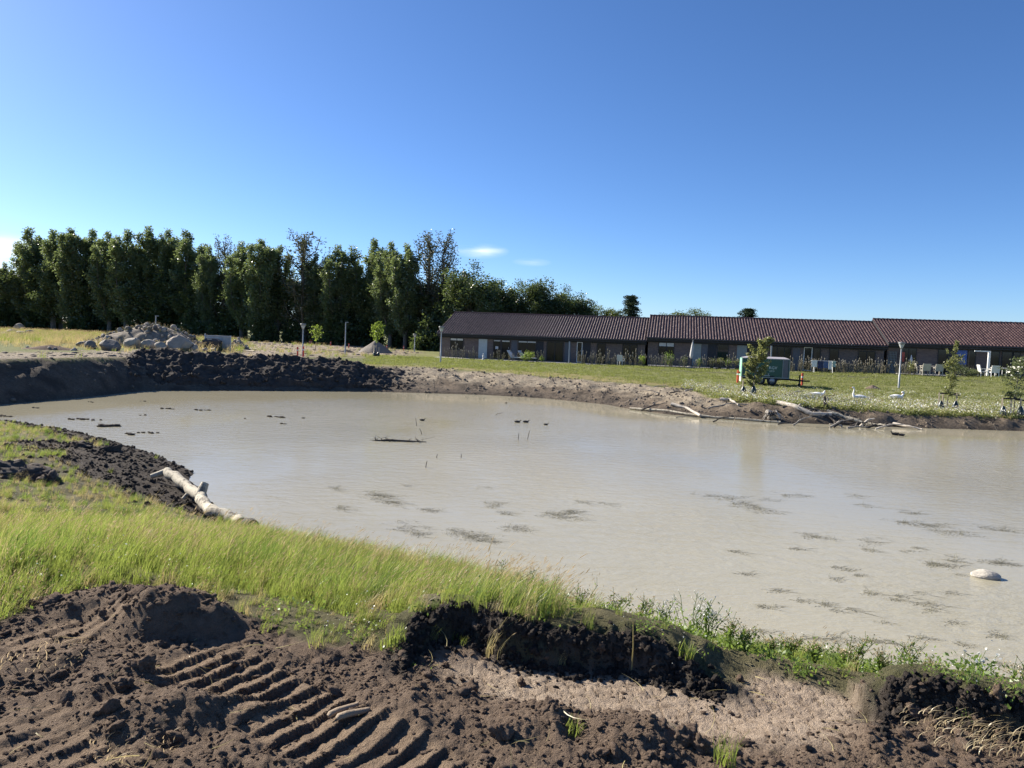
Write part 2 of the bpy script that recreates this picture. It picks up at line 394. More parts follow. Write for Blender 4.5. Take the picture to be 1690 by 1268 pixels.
def base(px, py, z=1.2, dz=0.0):
    for _ in range(5):
        p = G(px, py, z); z = .35 * z + .65 * hz(*p)
    p = G(px, py, z); return (p[0], p[1], hz(*p) + dz)
def atY(px, y):
    z = 1.4
    for _ in range(5): x = colx(px, y, z); z = hz(x, y)
    return (x, y, z)

site_px = [(-80, 580), (0, 582), (100, 580), (210, 579), (330, 582), (392, 584), (410, 575), (392, 563), (430, 560), (560, 566), (640, 573), (705, 584), (650, 588), (560, 590), (420, 593), (330, 594), (210, 592), (100, 594), (0, 600), (-80, 602)]
leftdirt = gl([(105, 733), (150, 733), (200, 741), (250, 757), (324, 782), (335, 806), (318, 818), (275, 808), (225, 792), (185, 776), (140, 760), (118, 748)], .35)
def masks(x, y, z, d):
    P = np.stack([x, y, z - EYE]); c = RM.T @ P; vis = c[2] < -.5; cz = np.where(vis, c[2], -1)
    px = np.where(vis, W / 2 - F * c[0] / cz, -9999); py = np.where(vis, H / 2 + F * c[1] / cz, -9999)
    n1 = fbm(x, y, 2.5, 4, 91); n2 = fbm(x, y, .7, 4, 93)
    near = d['wv'] > .5
    farland = (~near) & (d['df'] <= 0)
    bank = (~near) & (d['df'] > 0)
    az = np.degrees(np.arctan2(x, y))
    # grass
    g = np.zeros(x.shape)
    ld = sst(1.5, .5, sd(x, y, leftdirt) + 1.0 * n2)
    gn = (1 - d['soil']) * sst(.15, .55, d['dp'] + .35 * n2) * (1 - ld)
    gn = np.where((az < -22) , gn * sst(.7, 1.7, d['dp'] + .9 * n2), gn)
    site = sst(3, -4, sd(px, py, site_px) + 6 * n1 + 4 * n2)
    gf = (1 - site)
    g = np.where(near, gn, np.where(farland, gf, 0))
    # grass hanging over the top of the far bank
    g = np.where(bank, sst(.86, .99, d['tf'] + .09 * n2), g)
    sand = np.where(bank, sst(560, 690, px + 60 * n2) * sst(1260, 1150, px + 60 * n2) * sst(.22, .55, d['tf'] + .25 * n2), 0)
    sand = np.maximum(sand, np.where(farland, site * (.75 + .4 * n2), 0))
    dark = np.where(bank, np.maximum(sst(290, 225, px + 20 * n2) * .5, .55 * sst(.3, .05, d['tf'] + .12 * n2)), 0)
    dark = np.where(near, np.maximum(ld * .8, .9 * (1 - d['soil']) * (1 - gn)), dark)
    nn_ = near & (np.hypot(x, y) < 13)
    if nn_.any():
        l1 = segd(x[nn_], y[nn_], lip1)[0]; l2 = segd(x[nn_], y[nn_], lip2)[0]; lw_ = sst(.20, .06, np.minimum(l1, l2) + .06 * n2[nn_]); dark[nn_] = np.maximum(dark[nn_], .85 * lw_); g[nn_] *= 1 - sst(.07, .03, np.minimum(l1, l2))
    dry = np.where(farland, sst(300, 120, px) * sst(57, 75, y + 8 * n1), 0)
    dry = np.maximum(dry, np.where(farland, sst(3.0, .0, np.abs(d['dp'] - 5.5) - 2.0 + 2 * n2) * .55, 0))
    s = (x * FN[0] + y * FN[1]) - FD
    bed = np.where(farland & (px > 700), np.exp(-((s + 8.2 + .4 * n1) / .55) ** 2), 0)
    lawn = np.where(farland & (px > 640), sst(-26, -20, s), 0)
    return dict(grass=np.clip(g, 0, 1), sand=np.clip(sand, 0, 1), dark=np.clip(dark, 0, 1), dry=np.clip(dry, 0, 1), bed=bed, lawn=lawn, scrape=d['scrape'], pad=d['pad'], soil=d['soil'])

def ground_material():
    n = NT('ground_cover')
    A = {k: n.attr(k) for k in ('grass', 'sand', 'dark', 'dry', 'bed', 'lawn', 'scrape', 'pad', 'soil')}
    b1 = n.ramp(n.noise(2.2, 6), .3, .7); b2 = n.ramp(n.noise(14, 6, .65), .3, .7); b3 = n.ramp(n.noise(70, 4, .7), .3, .7)
    soil = n.mix(b2, (.115, .080, .056), (.190, .137, .098)); soil = n.mix(n.math('MULTIPLY', b3, .5), soil, (.235, .175, .126))
    mud = n.mix(b2, (.37, .288, .212), (.50, .40, .30)); mud = n.mix(n.math('MULTIPLY', b1, .4), mud, (.34, .25, .18))
    pad = n.mix(b3, (.24, .172, .115), (.34, .25, .17))
    c = n.mix(n.math('MULTIPLY', A['pad'], n.ramp(b2, 0, 1, .45, .95)), soil, pad)
    c = n.mix(n.math('MULTIPLY', A['scrape'], n.ramp(b2, 0, .6, .55, 1)), c, mud)
    bank = n.mix(b2, (.165, .128, .092), (.30, .235, .168)); bank = n.mix(n.ramp(n.noise(.9, 6, .7), .42, .62), bank, (.085, .068, .052)); inv = n.math('SUBTRACT', 1, A['soil']); c = n.mix(inv, c, bank)
    sand = n.mix(b2, (.30, .25, .18), (.50, .42, .31)); sand = n.mix(n.ramp(n.noise(2.6, 6, .75, stretch=(1.6, 1, .5)), .5, .66, 0, .75), sand, (.17, .135, .10)); c = n.mix(n.math('MULTIPLY', A['sand'], n.ramp(b1, 0, 1, .6, 1)), c, sand)
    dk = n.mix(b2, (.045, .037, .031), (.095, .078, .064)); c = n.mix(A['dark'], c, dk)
    gr = n.mix(b1, (.085, .10, .028), (.15, .165, .05)); gr = n.mix(n.math('MULTIPLY', b2, .5), gr, (.20, .19, .075))
    b4 = n.ramp(n.noise(.45, 4, .6, stretch=(1, 2.2, 1)), .35, .65); lw = n.mix(b4, (.115, .135, .04), (.21, .205, .085)); lw = n.mix(n.math('MULTIPLY', b1, .5), lw, (.20, .20, .07)); gr = n.mix(A['lawn'], gr, lw)
    dr = n.mix(b2, (.25, .20, .085), (.36, .28, .13)); gr = n.mix(A['dry'], gr, dr)
    gr = n.mix(n.math('MULTIPLY', A['bed'], .75), gr, (.06, .058, .04))
    c = n.mix(A['grass'], c, gr)
    hgt_ = n.math('ADD', n.math('MULTIPLY', n.noise(30, 6, .7), .7), n.math('MULTIPLY', n.noise(120, 3, .7), .3))
    rough_ = n.math('MULTIPLY', n.math('SUBTRACT', 1, A['grass']), n.math('SUBTRACT', 1, A['soil'])); big = n.n('ShaderNodeBump'); big.inputs['Distance'].default_value = .22; n.l(n.math('MULTIPLY', rough_, .9), big.inputs['Strength']); n.l(n.noise(3.2, 6, .7), big.inputs['Height'])
    return n.pbr(c, .95, n.bump(hgt_, 1.0, .045, big.outputs[0]), spec=.15)
def polar(name, radii, az, sink=None):
    a, r = np.meshgrid(az, radii); x = (r * np.sin(a)).ravel(); y = (r * np.cos(a)).ravel()
    z, d = hgt(x, y, True)
    if sink: z = z - np.where(np.hypot(x, y) < sink, .06, 0)
    nr, na = a.shape; i = np.arange(nr - 1)[:, None] * na; j = np.arange(na)[None, :]; j2 = (j + 1) % na
    Fq = np.stack([i + j, i + j2, i + na + j2, i + na + j], -1).reshape(-1, 4)
    me = mesh_np(name, np.stack([x, y, z], 1), [Fq[:, ::-1]], [MT['ground']], True)
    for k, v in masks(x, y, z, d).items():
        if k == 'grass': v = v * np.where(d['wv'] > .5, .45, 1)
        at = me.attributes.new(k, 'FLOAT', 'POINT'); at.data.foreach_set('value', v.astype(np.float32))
    return link(name, me)
MT['ground'] = ground_material()
def azs(step, lim=47):
    f = np.arange(-lim, lim + 1e-6, step); b = np.arange(lim + 4, 360 - lim - 1, 4.0); return np.radians(np.concatenate([f, b]))
def geo(a, b, k): return a * np.exp(np.arange(0, math.log(b / a), k))
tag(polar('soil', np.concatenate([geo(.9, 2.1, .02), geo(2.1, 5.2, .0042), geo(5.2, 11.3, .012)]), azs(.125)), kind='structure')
rad = np.concatenate([geo(10.9, 25, .012), geo(25, 60, .0065), geo(60, 4200, .035)])
tag(polar('ground', rad, azs(.25), 11.0), kind='structure')

# ------------------------------------------------------------------ water
n = NT('muddy_water')
w1 = n.noise(3.4, 5, .6, stretch=(.55, 1.25, 1), dist=.6); w2 = n.noise(12, 3, .6, stretch=(.55, 1.2, 1)); big = n.noise(.09, 3)
hgtw = n.math('ADD', n.math('MULTIPLY', w1, .7), n.math('MULTIPLY', w2, .3))
amp = n.ramp(n.noise(.16, 3, .5, stretch=(1, .5, 1)), .38, .62, .25, 1.0)
b = n.n('ShaderNodeBump'); b.inputs['Distance'].default_value = .05; lee = n.ramp(n.attr('lee'), 0, 1, 1.0, .12); n.l(n.math('MULTIPLY', n.math('MULTIPLY', amp, .8), lee), b.inputs['Strength']); n.l(hgtw, b.inputs['Height'])
col = n.mix(n.ramp(big, .35, .65), (.326, .296, .208), (.397, .361, .259))
n.pbr(col, .06, b.outputs[0]); n.p.inputs['IOR'].default_value = 1.33
MT['water'] = n.m
pb = np.array(POND); x0, y0 = pb.min(0) - 1; x1, y1 = pb.max(0) + 1
gx_, gy_ = np.meshgrid(np.linspace(x0, x1, 150), np.linspace(y0, y1, 90)); i = np.arange(89)[:, None] * 150; j = np.arange(149)[None, :]; Fq = np.stack([i + j, i + j + 1, i + 150 + j + 1, i + 150 + j], -1).reshape(-1, 4)
wm = mesh_np('water', np.stack([gx_.ravel(), gy_.ravel(), gx_.ravel() * 0], 1), [Fq], [MT['water']]); at = wm.attributes.new('lee', 'FLOAT', 'POINT'); fd = segd(gx_.ravel(), gy_.ravel(), FSH)[0]; at.data.foreach_set('value', sst(6.5, 2.0, fd + 1.2 * fbm(gx_.ravel(), gy_.ravel(), 5, 3, 95)).astype(np.float32))
wo_ = link('water', wm); tag(wo_, kind='structure')

# ------------------------------------------------------------------ houses
rng = np.random.default_rng(4); rnd = random.Random(11)
def brick_mat():
    n = NT('grey_brown_brick'); t = n.n('ShaderNodeTexCoord'); mp = n.n('ShaderNodeMapping'); mp.inputs['Rotation'].default_value = (R(90), 0, 0)
    n.l(t.outputs['Object'], mp.inputs[0]); b = n.n('ShaderNodeTexBrick'); n.l(mp.outputs[0], b.inputs['Vector'])
    b.inputs['Scale'].default_value = 4.2; b.inputs['Color1'].default_value = (.22, .165, .14, 1); b.inputs['Color2'].default_value = (.145, .11, .098, 1); b.inputs['Mortar'].default_value = (.24, .20, .175, 1)
    b.inputs['Mortar Size'].default_value = .018; b.inputs['Bias'].default_value = -.1; b.inputs['Brick Width'].default_value = 1.0; b.inputs['Row Height'].default_value = .28
    c = n.mix(n.ramp(n.noise(3.0, 5, stretch=(.4, 1, 3)), .3, .7), b.outputs[0], (.13, .10, .09)); x = n.mix(.55, b.outputs[0], c)
    return n.pbr(x, .9, n.bump(b.outputs['Fac'], .4, -.01), spec=.2)
def tile_mat():
    n = NT('dark_glazed_tile'); oi = n.attr('tint'); f = n.ramp(n.noise(1.3, 4), .3, .7)
    c = n.mix(oi, (.074, .040, .035), (.138, .078, .066)); c = n.mix(n.math('MULTIPLY', f, .5), c, (.098, .054, .046))
    return n.pbr(c, .42, n.bump(n.noise(60, 3), .12, .01))
MT['brick'] = brick_mat(); MT['tile'] = tile_mat()
DK = plain('dark_painted_timber', (.022, .022, .026), .6, .2)
GLASS = NT('window_glass').pbr((.012, .016, .018), .06); GLASS.node_tree.nodes['Principled BSDF'].inputs['IOR'].default_value = 1.5
PALE = plain('pale_grey_panel', (.50, .53, .50), .6, .08); PALE2 = plain('grey_green_panel', (.27, .30, .28), .6, .1); PGREY = plain('dark_grey_panel', (.115, .115, .125), .7, .1)
WHITE = plain('white_paint', (.78, .77, .73), .5, .05); BLIND = plain('white_blind', (.62, .61, .58), .8, .05); BLUE = plain('blue_board', (.07, .14, .42), .6, .1); RED = plain('faded_red_cloth', (.42, .09, .06), .8, .2)
ALU = plain('grey_aluminium', (.38, .39, .40), .45, .08, metal=.3); CONC = plain('terrace_slab', (.36, .34, .31), .85, .12)
PITCHT = 2.1 / 5.5
def roof_tiles(L, parent, y0=-.62, y1=4.9, z0=0., seed=0, right=True):
    cw = .246; cols = int(round(L / cw)); cw = L / cols; rows = 17; rl = (y1 - y0) / rows
    ss = np.array([0, .12, .26, .42, .58, .74, .88]); prof = np.array([.030, .068, .084, .070, .030, .0, .006])
    xs = np.concatenate([(k + ss) * cw for k in range(cols)] + [[L]]); hs = np.concatenate([prof] * cols + [[.03]])
    V = []; Fq = []; tint = []; nb = 0; rg = np.random.default_rng(seed)
    tn = rg.random((rows, cols))
    for side in (0, 1):
        for r in range(rows):
            ya = y0 + r * rl; yb = ya + rl + .03
            # each course lies on the one below: its lower edge stands proud
            jit = np.repeat(rg.normal(0, .004, cols), 7); jit = np.concatenate([jit, jit[-1:]])
            za = z0 + (ya - y0) * PITCHT + .045 + hs + jit; zb = z0 + (yb - y0) * PITCHT + .012 + hs + jit; zl = za - .05
            A = np.stack([xs, np.full_like(xs, ya), za], 1); B = np.stack([xs, np.full_like(xs, yb), zb], 1); Cc = np.stack([xs, np.full_like(xs, ya), zl], 1)
            if side:
                for q in (A, B, Cc): q[:, 1] = 2 * y1 - q[:, 1]
            m = len(xs); i = np.arange(m - 1)
            V += [A, B, Cc]
            f1 = np.stack([i, i + 1, m + i + 1, m + i], 1); f2 = np.stack([2 * m + i, 2 * m + i + 1, i + 1, i], 1)
            if side: f1 = f1[:, ::-1]; f2 = f2[:, ::-1]
            Fq += [f1 + nb, f2 + nb]; t = np.concatenate([np.repeat(tn[r], 7), tn[r][-1:]]); tint += [t, t, t]; nb += 3 * m
    me = mesh_np('roof_tiles', np.concatenate(V), [np.concatenate(Fq)], [MT['tile']], False)
    at = me.attributes.new('tint', 'FLOAT', 'POINT'); at.data.foreach_set('value', np.concatenate(tint).astype(np.float32))
    me.polygons.foreach_set('use_smooth', np.ones(len(me.polygons), bool))
    o = link('roof_tiles', me, parent); o['kind'] = 'stuff'; return o
def house(px0, px1, zb, ze, label, elems, gable_r=False):
    s0 = fac_s(px0, ze, -.6); s1 = fac_s(px1, ze, -.6); L = s1 - s0; hw = ze - zb
    p = fac_p(s0); root = empty('terraced_house', (p[0], p[1], zb), -FA, label, 'house', 'terraced houses beyond the pond')
    X = lambda px: fac_s(px, zb + 1.2) - s0
    Z = lambda px, py: zat(px, py, fac_p(fac_s(px))[1]) - zb
    b = MB(); x0w, x1w = .12, L - .12
    b.box(x0w, x1w, 0, 9.8, -.4, hw - .02)
    gz = hw + (4.9 + .62) * PITCHT - .1
    for gx0, gx1 in ((x0w, x0w + .2), (x1w - .2, x1w)):
        b.add([(gx0, .05, hw - .02), (gx0, 9.75, hw - .02), (gx0, 4.9, gz), (gx1, .05, hw - .02), (gx1, 9.75, hw - .02), (gx1, 4.9, gz)], [(0, 2, 1), (3, 4, 5), (0, 3, 5, 2), (1, 2, 5, 4), (0, 1, 4, 3)])
    b.build('wall', MT['brick'], root)
    rf = empty('roof'); rf.parent = root
    rt = roof_tiles(L, rf, z0=hw - .02, seed=int(px0))
    rc = MB(); zr = hw - .02 + (4.9 + .62) * PITCHT
    k = 0.0
    while k < L - .05:
        rc.tube([(k, 4.9, zr + .055), (min(k + .40, L), 4.9, zr + .035)], [.125, .105], 10, True); k += .38
    rc.build('ridge_tiles', MT['tile'], rf)['kind'] = 'stuff'
    fb = MB().box(.02, L - .02, -.56, -.52, hw - .26, hw - .01); fb.box(.02, L - .02, -.52, -.01, hw - .20, hw - .17)
    for xa in (.0, L - .035):   # barge boards up the gable
        zc = hw - .05
        fb.prism([(xa, 0), (xa + .035, 0), (xa + .035, .01), (xa, .01)], 0, .01)
        fb.add([(xa + dx, yy, zz + dz) for dx in (0, .035) for yy, zz in ((-.6, zc), (4.9, zc + 5.5 * PITCHT), (10.4, zc)) for dz in (-.16, .02)],
               [(0, 2, 3, 1), (2, 4, 5, 3), (6, 7, 9, 8), (8, 9, 11, 10), (0, 6, 8, 2), (2, 8, 10, 4), (1, 3, 9, 7), (3, 5, 11, 9), (0, 1, 7, 6), (4, 10, 11, 5)])
    fb.build('eaves_board', DK, rf)
    gt = MB().tube([(.02, -.66, hw - .05), (L - .02, -.66, hw - .07)], .06, 8); gt.build('gutter', DK, rf)
    sb = MB().box(.0, L, -.035, -.004, hw - .40, hw - .2); sb.build('wall_head_board', DK, root)
    MB().box(.3, L - .3, -2.9, -.02, -.25, .03).build('terrace', CONC, root)
    for e in elems:
        kd, a, c = e[0], X(e[1]), X(e[2]); z0 = e[3] if len(e) > 3 else .06; z1 = e[4] if len(e) > 4 else hw - .42
        if kd in ('window', 'door', 'glass'):
            n_ = e[5] if len(e) > 5 else 1
            w = MB(); fw = .055; w.box(a, c, -.05, -.003, z0, z0 + fw); w.box(a, c, -.05, -.003, z1 - fw, z1)
            for q in range(n_ + 1):
                xm = a + (c - a) * q / n_; xa = min(max(xm - fw / 2, a), c - fw); w.box(xa, xa + fw, -.048, -.004, z0 + fw, z1 - fw)
            fr = w.build('door' if kd == 'door' else 'window', WHITE if (len(e) > 6 and e[6] == 'w') else DK, root)
            for q in range(n_):
                xa = a + (c - a) * q / n_ + fw * .6; xb = a + (c - a) * (q + 1) / n_ - fw * .6
                MB().box(xa, xb, -.03, -.012, z0 + fw, z1 - fw).build('pane', GLASS, fr)
                if len(e) > 7 and e[7]: MB().box(xa, xb, -.045, -.032, z1 - fw - e[7], z1 - fw).build('roller_blind', BLIND, fr)
            if kd == 'door': MB().bar((c - .12, -.09, z0 + 1.0), (c - .12, -.09, z0 + 1.15), .03).build('handle', ALU, fr)
            if kd == 'window': MB().box(a - .05, c + .05, -.09, -.003, z0 - .06, z0 - .002).build('sill', DK, root)
        elif kd == 'panel':
            MB().box(a, c, -.028, -.003, z0, z1).build('panel', e[5] if len(e) > 5 else PALE2, root)
        elif kd == 'post':
            w_ = e[6] if len(e) > 6 else .09
            MB().box(a, a + w_, -2.2, -2.2 + w_, 0.0, z1).build('post', e[5], root)
        elif kd == 'beam':
            MB().box(a, c, -2.2, -2.11, z1 - .09, z1).build('beam', e[5], root)
        elif kd == 'trellis':
            t = MB()
            for q in range(6): t.box(a + (c - a) * q / 5.3, a + (c - a) * q / 5.3 + .03, -.09, -.06, z0, z1)
            for q in range(9): t.box(a, c, -.06, -.03, z0 + (z1 - z0) * q / 8.2, z0 + (z1 - z0) * q / 8.2 + .03)
            t.build('trellis', PALE2, root)
    return root, X, hw
e1 = [('window', 743, 765, .78, 1.88, 2, 'd', .18), ('panel', 790, 804, .06, 1.86, PALE), ('glass', 814, 826.5, .06, 1.86, 1, 'd', .1), ('door', 827.5, 842, .06, 1.86, 1, 'd', .12), ('panel', 844, 853.5, .06, 1.86, PGREY),
      ('glass', 855, 885, .06, 1.86, 2, 'd', .12), ('panel', 885.5, 897, .06, 1.86, DK), ('glass', 902, 930, .06, 1.86, 2), ('panel', 932, 942.5, .06, 1.86, PGREY), ('post', 944, 945, 0, 1.95, ALU, .10),
      ('door', 952, 961, .06, 1.92, 1, 'w'), ('panel', 961.5, 974.5, .06, 1.9, DK), ('glass', 985, 999.5, .06, 1.86, 1), ('panel', 986, 998.5, .9, 1.8, PALE2), ('window', 1027, 1052, .42, 1.86, 2, 'd')]
e2 = [('window', 1086.5, 1112.5, .95, 2.05, 2, 'd', .3), ('panel', 1143, 1157, .06, 2.05, PALE2), ('panel', 1158, 1167.5, .06, 2.05, PGREY), ('panel', 1168, 1182, .06, 2.05, DK), ('door', 1183, 1202, .06, 2.05, 1, 'd'),
      ('panel', 1216, 1232, .06, 2.05, PALE2), ('panel', 1233, 1262, .06, 2.05, DK), ('post', 1266, 1267, 0, 2.1, ALU, .11), ('glass', 1270, 1306, .06, 2.05, 3), ('panel', 1308, 1320, .06, 2.05, PGREY),
      ('door', 1326, 1340, .06, 2.08, 1, 'w'), ('glass', 1341, 1354, .06, 2.05, 1), ('glass', 1368, 1384, .06, 2.05, 1), ('window', 1415.5, 1444, .70, 1.95, 2, 'd')]
e3 = [('trellis', 1466, 1479, .05, 1.75), ('window', 1486, 1512, .95, 2.2, 2, 'd'), ('glass', 1547, 1563, .06, 2.1, 1), ('panel', 1564, 1577, .06, 2.1, DK), ('panel', 1578, 1595, .9, 2.1, BLUE), ('glass', 1596, 1610, .06, 2.1, 1),
      ('post', 1612, 1614, 0, 2.1, WHITE, .15), ('beam', 1590, 1612, 0, 2.1, WHITE), ('glass', 1631, 1649, .06, 2.1, 1), ('door', 1652, 1670, .06, 2.1, 1, 'd'), ('glass', 1671, 1683, .06, 2.1, 1), ('window', 1730, 1760, .95, 2.1, 2, 'd'), ('door', 1790, 1806, .06, 2.1, 1, 'd')]
H1, X1, hw1 = house(721, 1067, 1.22, 3.50, 'leftmost block of the dark brick houses, its free gable end beside the tall trees', e1)
H2, X2, hw2 = house(1067.5, 1466, 1.36, 3.78, 'middle block of the dark brick houses, behind the green trailer', e2)
H3, X3, hw3 = house(1466.5, 1930, 1.58, 4.05, 'rightmost block of the dark brick houses, cut by the right edge, white garden chairs outside', e3)
tag(MB().box(-.02, .0, -.012, 0, -.01, .01).build('paper_note', WHITE, H1), 'small white paper stuck on the dark glass') if False else None

# ------------------------------------------------------------------ scatter (geometry nodes) for what cannot be counted
def scatter(name, pts, scl, rot, protos, label=None, cat=None, idx=None, kind='stuff', parent=None):
    pts = np.asarray(pts, np.float32); N = len(pts)
    me = bpy.data.meshes.new(name); me.vertices.add(N); me.vertices.foreach_set('co', pts.ravel())
    a = me.attributes.new('scl', 'FLOAT_VECTOR', 'POINT'); s = np.asarray(scl, np.float32); s = np.repeat(s[:, None], 3, 1) if s.ndim == 1 else s; a.data.foreach_set('vector', s.ravel())
    a = me.attributes.new('rot', 'FLOAT_VECTOR', 'POINT'); a.data.foreach_set('vector', np.asarray(rot, np.float32).ravel())
    a = me.attributes.new('idx', 'INT', 'POINT'); a.data.foreach_set('value', (rng.integers(0, len(protos), N) if idx is None else np.asarray(idx)).astype(np.int32))
    o = link(name, me, parent); tag(o, label, cat, None, kind)
    ng = bpy.data.node_groups.new(name, 'GeometryNodeTree')
    ng.interface.new_socket('Geometry', in_out='INPUT', socket_type='NodeSocketGeometry'); ng.interface.new_socket('Geometry', in_out='OUTPUT', socket_type='NodeSocketGeometry')
    gi = ng.nodes.new('NodeGroupInput'); go = ng.nodes.new('NodeGroupOutput'); ip = ng.nodes.new('GeometryNodeInstanceOnPoints'); g2 = ng.nodes.new('GeometryNodeGeometryToInstance')
    for m in protos:
        po = bpy.data.objects.new(m.name, m); oi = ng.nodes.new('GeometryNodeObjectInfo'); oi.inputs['Object'].default_value = po; ng.links.new(oi.outputs['Geometry'], g2.inputs[0])
    ng.links.new(gi.outputs[0], ip.inputs['Points']); ng.links.new(g2.outputs[0], ip.inputs['Instance']); ip.inputs['Pick Instance'].default_value = True
    for nm, ty, sk in (('idx', 'INT', 'Instance Index'), ('rot', 'FLOAT_VECTOR', 'Rotation'), ('scl', 'FLOAT_VECTOR', 'Scale')):
        na = ng.nodes.new('GeometryNodeInputNamedAttribute'); na.data_type = ty; na.inputs[0].default_value = nm; ng.links.new(na.outputs[0], ip.inputs[sk])
    ng.links.new(ip.outputs[0], go.inputs[0]); md = o.modifiers.new('scatter', 'NODES'); md.node_group = ng
    return o
def blades(name, nb, h, spread, width, lean=(0.1, 0), curl=.35, hv=.35, mats=None, seed=0, seg=3, head=0.0, tint=(0, 1)):
    """a tuft: nb curved tapering blades; head > 0 adds a seed head near the tip of some blades (second material)"""
    rg = np.random.default_rng(seed); V = []; Fq = []; Ft = []; T = []; nbv = 0; mq = []; mt = []
    for k in range(nb):
        a = rg.uniform(0, 2 * math.pi); r = spread * math.sqrt(rg.random()); bx, by = r * math.cos(a), r * math.sin(a)
        hh = h * (1 + hv * rg.uniform(-1, 1)); oa = rg.uniform(0, 2 * math.pi); ol = curl * hh * rg.random(); fa = rg.uniform(0, math.pi)
        wx, wy = math.cos(fa) * width, math.sin(fa) * width; tv = rg.uniform(*tint)
        lx = lean[0] * hh * rg.uniform(.5, 1.5); ly = lean[1] * hh
        for i in range(seg + 1):
            t = i / seg; cx = bx + (math.cos(oa) * ol + lx) * t * t; cy = by + (math.sin(oa) * ol + ly) * t * t; cz = hh * t * (1 - .18 * t * (ol + abs(lx)) / hh); w = .5 * (1 - t ** 1.5) + .04
            V += [(cx - wx * w, cy - wy * w, cz), (cx + wx * w, cy + wy * w, cz)]; T += [tv, tv]
        for i in range(seg): q = nbv + 2 * i; Fq.append((q, q + 1, q + 3, q + 2)); mq.append(0)
        nbv += 2 * (seg + 1)
        if head and rg.random() < head:
            hl = hh * .11; hw_ = width * 1.0
            for sgn in (0, 1):
                ux, uy = (hw_, 0) if sgn else (0, hw_)
                V += [(cx - lx * .1, cy, cz - hl * .4), (cx + ux + lx * .06, cy + uy, cz + hl * .1), (cx + lx * .25, cy, cz + hl * .6), (cx - ux + lx * .06, cy - uy, cz + hl * .1)]; T += [tv] * 4
                Fq.append((nbv, nbv + 1, nbv + 2, nbv + 3)); mq.append(1); nbv += 4
    me = mesh_np(name, V, [np.array(Fq)], mats, True, mq)
    at = me.attributes.new('tint', 'FLOAT', 'POINT'); at.data.foreach_set('value', np.array(T, np.float32)); return me
def leaves(V, N, size, rg, asp=.6):
    """diamond leaves at the points V"""
    n = len(V); d = rg.normal(size=(n, 3)); d /= np.linalg.norm(d, axis=1)[:, None]; e = np.cross(d, rg.normal(size=(n, 3))); e /= np.linalg.norm(e, axis=1)[:, None]
    s = (size * rg.uniform(.7, 1.3, n))[:, None]; nrm = np.cross(d, e)
    P = np.stack([V - d * s * .5, V + e * s * asp * .5 + nrm * s * .08, V + d * s * .5, V - e * s * asp * .5 + nrm * s * .08], 1).reshape(-1, 3)
    Fq = np.arange(n * 4).reshape(n, 4); return P, Fq
def leafmesh(name, V, size, mat, seed=0, asp=.6, tint=None):
    rg = np.random.default_rng(seed); V = np.asarray(V); P, Fq = leaves(V, len(V), size, rg, asp); me = mesh_np(name, P, [Fq], [mat], False)
    t = rg.random(len(V)) if tint is None else tint
    at = me.attributes.new('tint', 'FLOAT', 'POINT'); at.data.foreach_set('value', np.repeat(t, 4).astype(np.float32)); return me
GRASS = leafmat('meadow_grass', (.095, .135, .025), (.255, .255, .075), .45, (.29, .35, .07))
GRASSD = leafmat('straw_grass', (.30, .26, .11), (.50, .43, .22), .35, (.55, .45, .2))
HEAD = leafmat('grass_seed_head', (.34, .28, .16), (.52, .43, .27), .35, (.55, .42, .25))
LAWN = leafmat('lawn_grass', (.10, .125, .03), (.22, .215, .075), .4, (.26, .29, .07))
PETAL = leafmat('white_petal', (.72, .72, .66), (.82, .82, .76), .3, (.8, .8, .75)); YEL = leafmat('yellow_flower', (.65, .5, .05), (.75, .6, .1), .3)
WEED = leafmat('weed_leaf', (.08, .14, .03), (.17, .23, .06), .4, (.25, .35, .06))
def rand_in(poly, dens):
    P = np.array(poly); lo = P.min(0); hi = P.max(0); N = int((hi[0] - lo[0]) * (hi[1] - lo[1]) * dens)
    q = lo + rng.random((N, 2)) * (hi - lo); return q[inside(q[:, 0], q[:, 1], poly)]
def settle(q, dz=0.0):
    z, d = hgt(q[:, 0], q[:, 1], True); m = masks(q[:, 0], q[:, 1], z, d); return np.column_stack([q, z + dz]), m, d
def yaw(N, tilt=.0):
    return np.column_stack([rng.normal(0, tilt, N), rng.normal(0, tilt, N), rng.uniform(0, 0, N) + rng.normal(0, .5, N)])
# --- tall grass on the near slope
lean = (.34, -.02)
pro = [blades('tall_grass', 34, .27, .10, .0060, lean, .3, .35, [GRASS, HEAD], 100 + i, 3, .035) for i in range(6)]
drygrass = [blades('straw_tuft', 24, .24, .10, .0065, lean, .4, .4, [GRASSD, HEAD], 130 + i, 3, .2) for i in range(3)]
stalk = [blades('seed_stalk', 7, .42, .12, .0045, lean, .25, .3, [GRASSD, HEAD], 150 + i, 4, 1.0) for i in range(4)]
near_poly = gl([(-400, 1060), (0, 1060), (60, 1000), (370, 1030), (600, 1090), (700, 1110), (1200, 1130), (1460, 1180), (1720, 1220)], 1.78) + gl([(1720, 1190), (1400, 1136), (1200, 1090), (900, 995), (640, 928), (430, 876), (345, 826), (320, 790), (200, 730), (60, 700), (-200, 680), (-500, 690)], 0)
q = rand_in(near_poly, 150); r = np.hypot(q[:, 0], q[:, 1]); q = q[rng.random(len(q)) < np.clip(1.3 - r / 14, .28, 1)]
P, m, d = settle(q, -.01); r = np.hypot(P[:, 0], P[:, 1])
az = np.degrees(np.arctan2(P[:, 0], P[:, 1]))
patch = fbm(P[:, 0], P[:, 1], 1.3, 3, 201); patch2 = fbm(P[:, 0], P[:, 1], .6, 3, 205)
keep = (rng.random(len(P)) < m['grass'] * np.clip(1.1 + .5 * patch2, .4, 1)) & (d['dp'] > .12)
